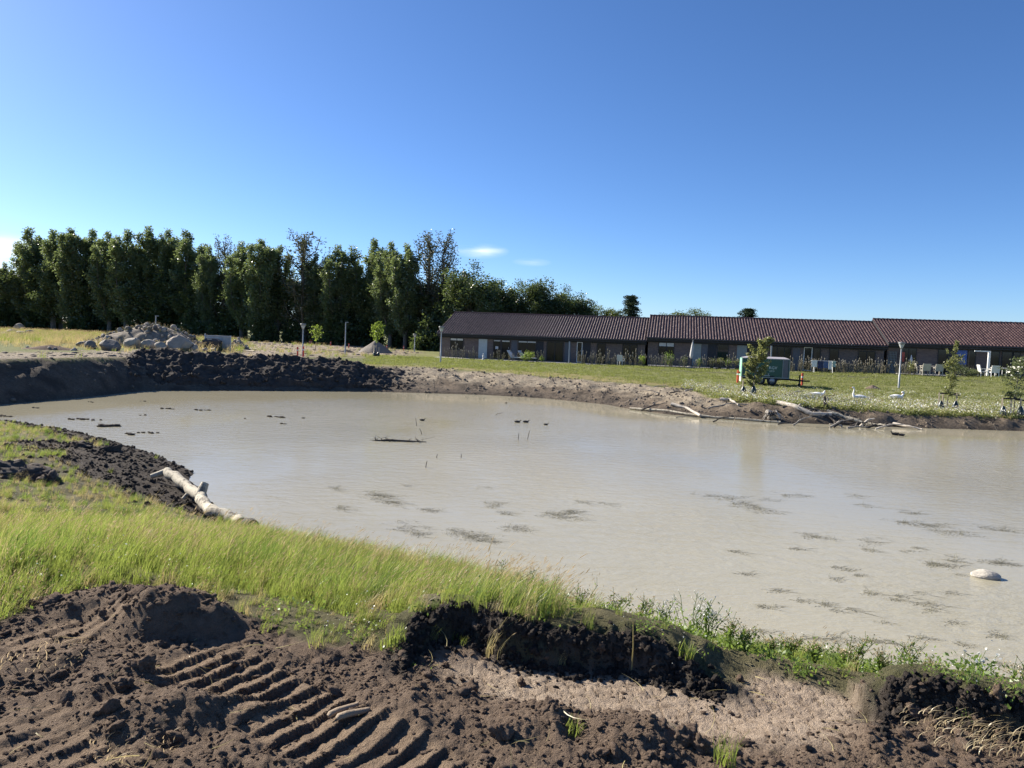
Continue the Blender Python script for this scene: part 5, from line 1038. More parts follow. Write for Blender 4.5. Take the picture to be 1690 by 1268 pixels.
log('tree_stub', [(1362, 689, .2), (1361, 670, .75), (1361, 655, 1.18)], .085, .06, WOODD, 'dark upright stub with a fork in front of the leftmost swan', 'stub', DG, 19, up=True); log('tree_stub', [(1380, 689, .2), (1374, 676, .6), (1371, 667, .85)], .07, .045, WOODG, 'short slanting grey stub right of the dark upright one', 'stub', DG, 20, up=True); log('tree_stub', [(1368, 688, .2), (1366, 668, .7), (1365, 655, 1.1)], .05, .03, WOODG, 'slim upright stub beside the dark upright one', 'stub', DG, 24, up=True)
log('split_stick', [(1332, 673, .62), (1352, 688, .3)], .035, .03, WOODP, 'left pale slat lying across the thick log', 'slat', DG, 21, amp=.004); log('split_stick', [(1344, 675, .6), (1363, 688, .3)], .035, .03, WOODP, 'right pale slat lying across the thick log', 'slat', DG, 22, amp=.004)
for k, (a, b_, c_) in enumerate((((1290, 685, .25), (1330, 684, .3), (1362, 689, .2)), ((1300, 694, .06), (1322, 687, .22), (1335, 682, .35)), ((1360, 697, .05), (1385, 699, .08), (1418, 699, .1)), ((1330, 690, .15), (1350, 695, .05), (1372, 699, .03)))):
    log('driftwood_branch', [a, b_, c_], .06, .03, WOODD, ('dark straight branch under the thick log', 'dark branch propping the thick log', 'dark wet branch below the spotted log', 'dark branch dipping into the water below the stubs')[k], 'branch', DG, 30 + k)
rx, ry = G(1277, 697, 0.0); RT = empty('root_stump', (rx, ry + .2, 0), 0, 'upturned root stump with hanging roots between the two big logs', 'stump'); me = rockmesh('root_ball', 77, WOODG, 3, .5, 3, (.7, .6, .75)); o = link('root_ball', me, RT, (0, .1, .28)); o.scale = (.75, .6, .7)
for k in range(22):
    a = rnd.uniform(-2.9, .2) if k % 3 else rnd.uniform(0, 6.28); L_ = rnd.uniform(.3, .62); MB().tube([(0, .1, .35), (math.cos(a) * L_ * .5, math.sin(a) * L_ * .4, rnd.uniform(.25, .55)), (math.cos(a) * L_, math.sin(a) * L_ * .7, rnd.uniform(-.05, .5))], [.05, .032, .012], 6).build('root', WOODP if k % 2 else WOODD, RT)
for k in range(16):   # twigs stuck in the far bank
    px = rnd.uniform(1420, 1690); py = 700 + (px - 1420) * .03 - rnd.uniform(0, 12); p = base(px, py, .2); dx = rnd.uniform(-.5, .7); dz = rnd.uniform(.12, .45); t_ = MB(); t_.tube([(0, 0, -.05), (dx * .5, 0, dz * .65), (dx, -.05, dz)], [.014, .011, .005], 5); tag(t_.build('twig', WOODG, None, p), 'thin grey twig sticking out of the bare right bank', 'twig', 'twigs in the right bank')
for k, (px, py) in enumerate(((1040, 664), (1075, 670), (1230, 686), (1255, 688))): p = base(px, py, .2); t_ = MB(); t_.tube([(0, 0, -.05), (.2, 0, .2), (.5, .0, .28)], [.02, .016, .007], 5); tag(t_.build('twig', WOODG, None, p), 'short twig lying on the far bank near the driftwood', 'twig', 'twigs near the driftwood')
tb = [0]
def tangle(px, py, L_, rise, r, mat, lb):
    p = base(px, py, .15); a = rnd.uniform(-.35, .35) + (math.pi if rnd.random() < .35 else 0); m_ = MB(); dx, dy = math.cos(a) * L_, math.sin(a) * L_ * .6
    m_.tube(wig([(0, 0, .02), (dx * .5, dy * .5, .06 + rise * .7), (dx, dy, .03 + rise)], 3, .02, int(px)), [r * (1 - .09 * i) for i in range(7)], 6); o_ = empty('tangled_branch', (p[0], p[1], max(p[2], 0)), 0, lb, 'branch', 'tangled branches at the water line'); m_.build('stem', mat, o_)
    for k in range(3): t = rnd.uniform(.3, .9); MB().tube([(dx * t, dy * t, .05 + rise * t), (dx * t + rnd.uniform(-.2, .2), dy * t, .1 + rise * t + rnd.uniform(.05, .25))], [r * .45, r * .15], 5).build('side_twig', mat, o_)
for k in range(16): tangle(1062 + k * 12.5 + rnd.uniform(-5, 5), 678 + k * 1.25 - rnd.uniform(0, 7), rnd.uniform(.5, 1.1), rnd.uniform(0, .25), rnd.uniform(.02, .055), (WOODD, WOODG, WOODP)[k % 3], 'thin branch in the tangle left of the root stump at the water line')
for k in range(18): tangle(1285 + k * 10 + rnd.uniform(-5, 5), 694 + k * .55 - rnd.uniform(0, 9), rnd.uniform(.5, 1.2), rnd.uniform(0, .4), rnd.uniform(.025, .065), (WOODD, WOODP, WOODG)[k % 3], 'thin branch in the dark tangle under the two big logs')
# drain pipe with pale end
PIPE = plain('black_plastic_pipe', (.02, .02, .022), .45, .2); pts = [base(q[0], q[1], .45) for q in ((1520, 681), (1550, 682.5), (1580, 683), (1605, 685), (1634, 689))]; o0 = Vector(pts[0]); po = empty('drain_pipe', tuple(o0), 0, 'black corrugated drain pipe on the edge of the right bank', 'pipe')
W_ = wig([(p[0], p[1] - .1, p[2] + .05) for p in pts], 8, .004, 3); MB().tube([p - o0 for p in W_], [.07 if i % 2 else .062 for i in range(len(W_))], 12).build('tube', PIPE, po); e_ = W_[-1] - o0; MB().tube([e_ + Vector((-.12, .02, .02)), e_ + Vector((.12, -.12, -.05)), e_ + Vector((.2, -.18, -.14))], [.085, .10, .105], 12).build('pale_end_sleeve', plain('pale_plastic', (.62, .58, .56), .5, .05), po)

# ------------------------------------------------------------------ things in the water
WSTONE = plain('pale_wet_boulder', (.46, .42, .35), .8, .22, 4, .5, 15); p = G(1627, 953, 0); o = link('boulder', rockmesh('boulder', 91, WSTONE, 3, .14, 4), None, (p[0], p[1], .02), (0, 0, -.25)); o.scale = (.44, .26, .19); tag(o, 'pale flat boulder rising from the water at right', 'boulder')
MC = [(130, 692.5, 30, 5, 'thin row of mud lumps left of the largest lumps'), (160, 693.5, 20, 4, 'short row of mud lumps in the left water'), (184, 704, 26, 9, 'largest dark mud lumps in the left water'), (214, 717, 18, 7, 'mud lump closest to the left bank'), (246, 714.5, 34, 5, 'long broken mud ridge right of the closest lump'), (237, 685.5, 14, 4, 'small flat mud lump in the left water'), (278, 675, 24, 4, 'row of mud lumps left of the middle row'), (332, 677.5, 26, 4, 'row of mud lumps below the dark earth heap'), (405, 691, 6, 4, 'single tiny mud lump left of the long one'), (456, 688.5, 30, 5, 'long mud island below the right part of the earth heap'),
      (468, 700, 10, 4, 'small mud lump below the long mud island'), (500, 690.5, 9, 3, 'tiny mud lump right of the long mud island'), (60, 673.5, 14, 4, 'mud lump at the left edge of the water'), (8, 687, 34, 4, 'mud bar at the left edge of the photo'), (233, 663, 12, 2.5, 'little mud lump near the dark bank'), (150, 664, 16, 2.5, 'little mud row close to the dark bank'), (527, 671, 6, 2, 'speck of mud in the middle water'), (835, 666, 4, 2.5, 'speck of mud near the pale bank')]
for i, (px, py, w, h, lb) in enumerate(MC):
    x, y = G(px, py, 0); mp_ = y / F; W2 = w * mp_; h2 = h * mp_ * .75; n_ = max(1, int(w / 5)); root = empty('mud_lump', (x, y, 0), 0, lb, 'mud lump', 'mud lumps rising from the water')
    for k in range(n_):
        s_ = h2 * rnd.uniform(.7, 1.5) * (1.2 if n_ == 1 else 1); o = link('lump', dclod[(i + k) % 4], root, ((-.5 + (k + .5) / n_) * W2 if n_ > 1 else 0, rnd.uniform(-.15, .15), .1 * s_), (0, 0, 0)); o.scale = (s_ * rnd.uniform(1.2, 2.2), s_ * 1.3, s_)
for px, py, dx, h, lb in ((688, 703, -.06, .3, 'upright stick left of the dark bird'), (855, 726, .02, .24, 'left of two upright sticks below the ducks'), (870, 725, .08, .3, 'right of two upright sticks below the ducks'), (720, 756, .03, .11, 'short stub of twig, left of two in the middle water'), (761, 756, .0, .12, 'short stub of twig, right of two in the middle water'), (697, 717, -.1, .2, 'bent twig stub below the dark bird'), (812, 685, .5, .12, 'thin stick floating left of the ducks'), (1207, 710, .15, .55, 'thin pale reed below the long thin log'), (702, 772, .04, .18, 'tiny twig below the two stubs')):
    x, y = G(px, py, 0); t_ = MB(); t_.tube([(0, 0, -.1), (dx * .5, 0, h * .5), (dx, 0, h)], [.012, .010, .007], 6); tag(t_.build('stick', WOODD if px != 1207 else STAKE, None, (x, y, 0)), lb, 'stick', 'sticks standing in the water')
x, y = G(655, 729, 0); BR = empty('floating_branch', (x, y, 0), 0, 'dark tangled branch with twigs floating in the middle water', 'branch'); BR.scale = (.85, .7, .6); MB().tube([(-1.0, 0, -.02), (-.3, .05, .06), (.4, .02, .05), (1.1, .1, .03)], [.03, .055, .045, .015], 8).build('stem', WOODD, BR)
for k in range(16): a = rnd.uniform(-.9, 1.0); MB().tube([(a, 0, .03), (a + rnd.uniform(-.15, .25), rnd.uniform(-.1, .1), rnd.uniform(.08, .2)), (a + rnd.uniform(-.25, .5), rnd.uniform(-.2, .2), rnd.uniform(.05, .35))], [.016, .011, .005], 5).build('twig', WOODD, BR)
WWEED = leafmat('water_weed', (.11, .105, .08), (.22, .205, .15), .15); wwp = [blades('water_weed', 12, .10, .10, .012, (.6, -.1), 1.3, .5, [WWEED, WWEED], 800 + i, 3) for i in range(4)]
WP = [(625, 818, 28, 5, 80), (640, 829, 26, 3, 50), (555, 808, 12, 4, 20), (565, 838, 12, 3, 16), (706, 842, 14, 3, 26), (815, 834, 14, 4, 30), (850, 872, 24, 5, 50), (925, 852, 36, 4, 70), (945, 845, 20, 3, 30), (780, 884, 38, 5, 90), (800, 893, 22, 3, 34), (668, 872, 16, 7, 34), (690, 882, 12, 3, 20), (700, 872, 8, 2, 10), (675, 803, 9, 3, 10), (805, 805, 12, 2, 12), (835, 848, 12, 2, 14), (1195, 822, 34, 4, 60), (1225, 832, 26, 4, 46), (1310, 818, 24, 2.5, 36), (1255, 842, 26, 3, 34), (1270, 826, 14, 2, 18), (1405, 818, 18, 2, 16), (1420, 834, 16, 2, 12), (1350, 886, 26, 4, 34), (1520, 866, 50, 4, 70), (1560, 878, 40, 4, 50), (1650, 874, 36, 3, 46), (1490, 845, 26, 2, 20), (960, 828, 16, 2, 14), (1000, 832, 14, 2, 12), (1650, 930, 40, 3, 40), (1550, 933, 24, 3, 30), (1440, 893, 10, 6, 18), (1575, 925, 10, 8, 22)]
for zx, zy in ((230, 35), (280, 148), (740, 113), (795, 128), (860, 155), (905, 245), (1060, 260), (1170, 240), (1325, 245), (1035, 275), (1170, 300), (1240, 305), (1210, 335), (1340, 395), (380, 312), (580, 285), (690, 305), (730, 330), (835, 330), (970, 392), (380, 440), (620, 478), (745, 465), (755, 490), (930, 485), (975, 490), (1170, 473), (1560, 460), (1420, 508), (1575, 605), (1230, 100), (1360, 150), (905, 25), (530, 20), (1150, 15), (1090, 30), (720, 175), (450, 235)): WP.append((1140 + zx * .3254, 900 + zy * .3254, rnd.uniform(5, 11), rnd.uniform(1, 2.2), rnd.randint(6, 12)))
Q = []
for px, py, a, b_, n_ in WP:
    for _ in range(int(n_ * .75)): u = rnd.gauss(0, .6); v = rnd.gauss(0, .7); Q.append((*G(px + a * u, py + b_ * v + .12 * a * u, 0), -.004))
Q = np.array(Q); scatter('water_weeds', Q, rng.uniform(.5, 1.1, len(Q))[:, None] * np.array([1.5, .8, .16]), yaw(len(Q)), wwp, 'dark water weeds just breaking the pond surface in patches', 'water weeds')
WRED = leafmat('drowned_grass', (.16, .16, .09), (.3, .28, .17), .3); wgp = [blades('drowned_grass', 8, .16, .12, .006, (.3, 0), .6, .5, [WRED, HEAD], 820 + i, 3) for i in range(3)]
k = rng.random(len(Q)) < .10; scatter('drowned_grass', Q[k], rng.uniform(.25, .6, k.sum()), yaw(k.sum()), wgp, 'thin drowned grass blades standing in the weed patches', 'grass')

# ------------------------------------------------------------------ gardens in front of the houses
def gp(px, off, zb): q_ = fac_p(fac_s(px, zb + .4, off), off); return (q_[0], q_[1], zb + .03)
BEIGE = plain('beige_wicker', (.50, .46, .38), .8, .12, 10); CUSH = plain('white_cushion', (.78, .76, .70), .85, .05); GFAB = plain('light_grey_fabric', (.58, .58, .57), .85, .08); METAL = plain('dark_metal_frame', (.05, .05, .055), .5, .2)
def lounger(px, off, zb, rz, lb):
    o = empty('sun_lounger', gp(px, off, zb), rz, lb, 'sun lounger', 'white sun loungers by the left house'); MB().box(-.3, .3, -.7, .5, .30, .36).build('seat', GFAB, o); m = MB(); m.add([(-.3, .5, .33), (.3, .5, .33), (.3, .95, .95), (-.3, .95, .95), (-.3, .56, .30), (.3, .56, .30), (.3, 1.01, .92), (-.3, 1.01, .92)], [(0, 1, 2, 3), (7, 6, 5, 4), (0, 4, 5, 1), (3, 2, 6, 7), (0, 3, 7, 4), (1, 5, 6, 2)]); m.build('backrest', GFAB, o)
    for sx in (-.27, .27):
        for sy in (-.6, .45): MB().bar((sx, sy, 0), (sx, sy, .3), .035).build('leg', METAL, o)
lounger(855, -3.2, 1.22, 1.1, 'left of two pale sun loungers tilted up before the dark glass'); lounger(873, -3.2, 1.22, 1.1, 'right of two pale sun loungers, behind the small bush')
def chair(px, off, zb, rz, lb, mat=BEIGE, w=.58, cush=None, wide=False, grp='garden chairs'):
    o = empty('garden_sofa' if wide else 'garden_chair', gp(px, off, zb), rz, lb, 'sofa' if wide else 'chair', grp); h = w / 2
    MB().box(-h, h, -.27, .27, .36, .42).build('seat', mat, o); m = MB(); m.add([(-h, .24, .42), (h, .24, .42), (h, .36, .92), (-h, .36, .92), (-h, .29, .42), (h, .29, .42), (h, .41, .92), (-h, .41, .92)], [(0, 1, 2, 3), (7, 6, 5, 4), (0, 4, 5, 1), (3, 2, 6, 7), (0, 3, 7, 4), (1, 5, 6, 2)]); m.build('backrest', mat, o)
    for s_ in (-1, 1):
        MB().box(s_ * h - .03, s_ * h + .03, -.25, .3, .60, .64).build('armrest', mat, o)
        for sy in (-.24, .26): MB().bar((s_ * (h - .03), sy, 0), (s_ * (h - .03), sy, .6), .04).build('leg', mat, o)
    if cush: MB().box(-h + .05, h - .05, -.25, .22, .425, .52).build('seat_cushion', cush, o); MB().box(-h + .05, h - .05, .14, .25, .53, .90).build('back_cushion', cush, o)
def table(px, off, zb, L_, lb, cloth=None, mat=BEIGE):
    o = empty('garden_table', gp(px, off, zb), -FA, lb, 'table', 'garden tables'); MB().box(-L_ / 2, L_ / 2, -.4, .4, .70, .74).build('tabletop', mat, o)
    for sx in (-1, 1):
        for sy in (-.35, .35): MB().bar((sx * (L_ / 2 - .06), sy, 0), (sx * (L_ / 2 - .06), sy, .70), .05).build('leg', mat, o)
    if cloth:
        m = MB(); m.box(-L_ / 2 - .02, L_ / 2 + .02, -.42, .42, .745, .75); m.box(-L_ / 2 - .02, L_ / 2 + .02, -.425, -.42, .56, .745); m.build('tablecloth', cloth, o)
chair(1025, -3.4, 1.25, 2.6, 'single white folding chair before the dark window of the left house', GFAB, .5)
table(1537, -3.2, 1.55, 1.5, 'beige garden table between beige chairs at the right house'); chair(1527, -3.8, 1.55, math.pi - FA, 'left beige chair seen from behind at the beige table'); chair(1548, -3.8, 1.55, math.pi - FA, 'right beige chair seen from behind at the beige table'); chair(1518, -3.2, 1.55, math.pi / 2 - FA, 'beige chair at the left end of the beige table')
chair(1623, -3.3, 1.62, math.pi / 2 - FA, 'white armchair right of the white post, turned sideways', CUSH); chair(1640, -3.8, 1.62, math.pi - FA, 'white armchair seen from behind right of the white post', CUSH); table(1648, -2.3, 1.62, .9, 'low grey table behind the white armchairs', None, GFAB); chair(1672, -3.4, 1.62, -math.pi / 2 - FA, 'white cushioned garden sofa near the right edge', CUSH, 1.2, CUSH, True)
# drying rack with laundry
o = empty('drying_rack', gp(1358, -3.7, 1.40), -FA, 'drying rack with white and blue laundry before the middle house', 'drying rack'); fr = MB()
for s_ in (-1, 1):
    for sx in (-.7, .7): fr.bar((sx, s_ * .3, 0), (sx, -s_ * .12, .95), .025)
for k in range(5): fr.bar((-.95, -.28 + k * .14, .96), (.95, -.28 + k * .14, .96), .012)
fr.build('frame', WHITE, o)
for k, (xa, xb, z_, mt) in enumerate(((-.92, -.5, .45, CUSH), (-.45, -.05, .35, plain('navy_cloth', (.04, .05, .11), .9, .2)), (-.02, .35, .4, plain('blue_check_cloth', (.10, .14, .26), .9, .35, 18)), (.38, .62, .30, CUSH), (.66, .92, .5, plain('pale_green_cloth', (.35, .45, .38), .9, .15)))): m = MB(); m.box(xa, xb, -.30 + .03 * k, -.285 + .03 * k, z_, .985); m.box(xa, xb, -.284 + .03 * k, -.1, .975, .985); m.build('laundry', mt, o)
# closed parasol
o = empty('closed_parasol', gp(1139, -2.6, 1.36), 0, 'closed pale parasol on a pole before the middle house', 'parasol'); MB().tube([(0, 0, 0), (.10, 0, 2.25)], .02, 8).build('pole', METAL, o); MB().lathe([(0, 0), (.22, 0), (.22, .06), (0, .07)], 12).build('base', CONC, o); m = MB(); pf = [(.03, .72), (.09, .80), (.13, 1.0), (.10, 1.5), (.06, 2.0), (.015, 2.3)]; n_ = 14
V = [(.03 + .06 * z_ / 1.2 + r_ * (1 + .22 * (-1) ** k) * math.cos(2 * math.pi * k / n_), r_ * (1 + .22 * (-1) ** k) * math.sin(2 * math.pi * k / n_), z_) for r_, z_ in pf for k in range(n_)]; m.add(V, [(i * n_ + k, i * n_ + (k + 1) % n_, (i + 1) * n_ + (k + 1) % n_, (i + 1) * n_ + k) for i in range(5) for k in range(n_)], True); m.build('canopy', plain('pale_parasol_cloth', (.55, .54, .52), .9, .1), o)
o = empty('hanging_ornament', gp(1504, -1.0, 2.55), 0, 'pale hanging ornament under the eaves beside the right house window', 'ornament'); MB().tube([(0, 0, 1.0), (0, 0, .55)], .008, 5).build('string', METAL, o); MB().lathe([(0, -.1), (.1, 0), (.12, .15), (.06, .35), (.02, .55)], 10).build('body', GFAB, o); MB().tube([(-.02, 0, -.25), (.03, .02, -.15), (0, 0, -.1)], [.05, .09, .03], 8).build('tail', GFAB, o)
o = empty('wall_sign', gp(819.5, -.06, 1.22), -FA, 'small pale paper on the dark glass door of the left house', 'paper'); MB().box(-.14, .14, -.01, 0, .95, 1.2).build('sheet', GFAB, o)
o = empty('red_towel', gp(1488, -.5, 1.60), -FA, 'small red cloth hanging behind the right lamp', 'cloth'); MB().box(-.12, .16, -.02, .02, .9, 1.7).build('cloth', RED, o); MB().bar((-.2, 0, 1.72), (.25, 0, 1.72), .03).build('rail', METAL, o)
o = empty('garden_statue', gp(798, -2.8, 1.20), 0, 'small white garden figure before the pale door of the left house', 'statue'); MB().lathe([(0, 0), (.14, 0), (.12, .08), (.06, .12), (.10, .25), (.09, .38), (.05, .45)], 10).build('body', GFAB, o); MB().lathe([(0, .44), (.06, .48), (.065, .54), (0, .62)], 10).build('head', GFAB, o)
# dry perennial stalks along the terraces
STK = leafmat('dry_stalk', (.16, .15, .10), (.34, .31, .22), .2); KNOB = leafmat('dry_flower_head', (.22, .20, .15), (.46, .42, .34), .2)
def perennial(seed, h):
    rr = random.Random(seed); T = MB(); K = MB()
    for k in range(rr.randint(3, 5)):
        dx, dy = rr.gauss(0, .12), rr.gauss(0, .1); hh = h * rr.uniform(.6, 1.1); bx0, by0 = rr.gauss(0, .07), rr.gauss(0, .07); T.tube([(bx0, by0, 0), (bx0 + dx * .4, by0 + dy * .4, hh * .5), (bx0 + dx, by0 + dy, hh)], [.014, .012, .009], 5)
        K.lathe([(0, hh - .06), (.028, hh - .04), (.032, hh + .02), (.02, hh + .07), (0, hh + .1)], 6, (bx0 + dx, by0 + dy, 0))
        for q_ in range(3): z_ = hh * rr.uniform(.25, .8); a = rr.uniform(0, 6.28); T.add([(bx0 + dx * .5, by0, z_), (bx0 + dx * .5 + .1 * math.cos(a) - .015, by0 + .1 * math.sin(a), z_ + .07), (bx0 + dx * .5 + .16 * math.cos(a), by0 + .16 * math.sin(a), z_ + .06), (bx0 + dx * .5 + .1 * math.cos(a) + .015, by0 + .1 * math.sin(a) + .01, z_ + .06)], [(0, 1, 2, 3)])
    return T.mesh('stalks', STK), K.mesh('flower_heads', KNOB)
PER = [perennial(900 + i, .75 + .15 * (i % 3)) for i in range(6)]
BEDS = [(735, 790, 13, 1.20, 'thin dry perennial stalks along the left third of the left house', 'stalks by the left house, left third'), (808, 900, 14, 1.21, 'thin dry perennial stalks before the glass doors of the left house', 'stalks by the left house, middle'), (950, 1066, 26, 1.25, 'thin dry perennial stalks before the right third of the left house', 'stalks by the left house, right third'), (1072, 1135, 14, 1.35, 'thin perennial stalks before the left window of the middle house', 'stalks by the middle house, left'), (1142, 1215, 16, 1.36, 'thin perennial stalks between the closed parasol and the green trailer', 'stalks by the middle house, centre'), (1305, 1385, 18, 1.42, 'thin perennial stalks around the drying rack', 'stalks around the drying rack'), (1386, 1466, 26, 1.47, 'thin perennial stalks under the right window of the middle house', 'stalks by the middle house, right'), (1478, 1512, 10, 1.55, 'thin stalks beside the trellis of the right house', 'stalks by the trellis')]
for a, b_, n_, zb, lb, gr_ in BEDS:
    for k in range(n_):
        px = a + (b_ - a) * (k + rnd.random()) / n_; tm, km = PER[rnd.randrange(6)]; p = gp(px, -3.15 + rnd.uniform(-.25, .25), zb); o = empty('perennial', (p[0], p[1], hz(p[0], p[1])), rnd.uniform(0, 6), lb, 'plant', gr_); s_ = rnd.uniform(.75, 1.25); o.scale = (s_, s_, s_); link('stalks', tm, o); link('flower_heads', km, o)
# shrubs and pots
def shrub(px, off, zb, h, w, lb, mat=WEED, n_=420, ls=.08, pot=False):
    p = gp(px, off, zb); o = empty('garden_shrub', (p[0], p[1], max(hz(p[0], p[1]), zb - .1)), 0, lb, 'shrub', 'garden shrubs'); rg = np.random.default_rng(int(px * 7)); z0_ = .3 if pot else .02; T = MB(); L = []
    for k in range(12): a = rg.uniform(0, 6.28); r_ = w * .5 * math.sqrt(rg.random()); z_ = z0_ + h * rg.uniform(.4, 1); T.tube([(0, 0, z0_), (r_ * .5 * math.cos(a), r_ * .5 * math.sin(a), z_ * .6), (r_ * math.cos(a), r_ * math.sin(a), z_)], [.014, .01, .005], 5); L.append(np.array([[r_ * math.cos(a), r_ * math.sin(a), z_]]) + rg.normal(0, 1, (n_ // 12, 3)) * np.array([w * .16, w * .16, h * .16]))
    T.build('stems', BARK, o); V = np.concatenate(L); V[:, 2] = np.maximum(V[:, 2], z0_); link('foliage', leafmesh('foliage', V, ls, mat, int(px), .6), o)
    if pot: MB().lathe([(0, 0), (.13, 0), (.18, .3), (.16, .3), (.15, .27), (0, .27)], 12).build('pot', plain('dark_pot', (.05, .045, .045), .6, .2), o)
for a in ((870, -3.6, 1.2, .75, .9, 'light green bush before the right sun lounger', SAPG, 700), (895, -3.4, 1.2, .5, .4, 'small tuft-like shrub right of the light green bush', WEED, 200), (1060, -3.6, 1.25, .8, .45, 'upright green shrub at the joint of left and middle house', SAPG, 320), (1105, -2.9, 1.35, 1.1, .8, 'round leafy shrub under the left window of the middle house', WEED, 600), (1130, -2.9, 1.35, .85, .5, 'green shrub just left of the closed parasol', SAPD, 300), (1155, -3.0, 1.36, .7, .4, 'yellowish shrub right of the closed parasol', SAPG, 260), (1175, -3.0, 1.36, .5, .5, 'pale flowering pot plant before the dark panel', SAPL, 240), (1188, -3.0, 1.36, .55, .5, 'pot plant left of the greenish glass door', SAPL, 240),
          (1202, -3.0, 1.37, .5, .4, 'pot plant right of the greenish glass door', WEED, 200), (1217, -3.0, 1.38, .5, .5, 'white flowering pot plant left of the trailer', SAPL, 240), (1500, -3.2, 1.56, .95, .7, 'tall grassy shrub right of the lamp at the right house', SAPL, 420), (1590, -3.0, 1.6, .8, 1.6, 'wide leafy shrub left of the white post', SAPD, 900), (1603, -3.0, 1.6, .5, .8, 'low shrub at the foot of the white post', SAPD, 420), (1578, -2.8, 1.6, 1.15, .8, 'tall shrub with pale leaf tips below the blue board', SAPD, 500), (1680, -1.8, 1.65, 1.3, .5, 'bright green climbing plant at the right edge', SAPG, 240)):
    shrub(*a[:6], a[6], a[7], .085, 1170 < a[0] < 1220)

# ------------------------------------------------------------------ plants on the near bank
def weed(px, py, hpx, lb, kind='weed', seed=0, z=1.7, spread=1.0):
    b0 = base(px, py, z); d_ = math.hypot(b0[0], b0[1]); h = hpx * d_ / F; o = empty({'weed': 'weed_plant', 'daisy': 'daisy_clump', 'tuft': 'grass_tuft', 'hay': 'dead_grass'}[kind], b0, 0, lb, {'weed': 'weed', 'daisy': 'flowers', 'tuft': 'grass tuft', 'hay': 'dead grass'}[kind], 'plants on the near bank'); rg = np.random.default_rng(seed); rr = random.Random(seed)
    if kind in ('weed', 'daisy'):
        T = MB(); L = []; Fh = []
        for k in range(9 if kind == 'weed' else 26):
            a = rr.uniform(0, 6.28); r_ = h * .28 * spread * rr.random(); hh = h * rr.uniform(.55, 1.05); tip = Vector((r_ * math.cos(a) * 2 + .12 * hh, r_ * math.sin(a) * 1.5, hh)); b_ = Vector((r_ * math.cos(a) * .4, r_ * math.sin(a) * .4, 0)); mid = b_.lerp(tip, .5) + Vector((-.02, 0, .02)); T.tube([b_, mid, tip], [.0028, .0024, .0014], 5)
            for q_ in range(10 if kind == 'weed' else 3):
                t = rr.uniform(.15, .98); c = b_.lerp(mid, t * 2) if t < .5 else mid.lerp(tip, t * 2 - 1); L.append(np.array(c) + rg.normal(0, .012 + .02 * h, 3))
                if kind == 'weed' and t > .45: e_ = c + Vector((rr.gauss(0, .03), rr.gauss(0, .03), rr.uniform(.02, .06))); T.tube([c, e_], [.0013, .0009], 4); Fh.append(np.array(e_))
            Fh.append(np.array(tip))
        T.build('stems', WEED, o); link('leaves', leafmesh('leaves', np.array(L), .026 if kind == 'weed' else .035, WEED, seed, .45), o); Fv = np.array(Fh)
        link('flower_heads', leafmesh('flower_heads', np.repeat(Fv, 3, 0) + rg.normal(0, .002, (len(Fv) * 3, 3)), .008 if kind == 'weed' else .018, PETAL if (kind == 'daisy' or 'white' in lb) else HEAD, seed, 1.0), o)['kind'] = 'stuff'
        if kind == 'daisy': link('base_leaves', blades('base_leaves', 60, h * .5, .07, .006, (.15, 0), .5, .4, [GRASS, HEAD], seed, 3), o)
    else:
        link('blades', blades('blades', 46 if kind == 'tuft' else 80, h, .05 * spread if kind == 'tuft' else .12 * spread, .0045, (.15, 0) if kind == 'tuft' else (.6, -.3), .7 if kind == 'tuft' else 1.1, .4, [GRASS if kind == 'tuft' else HEAD, HEAD], seed, 4), o)
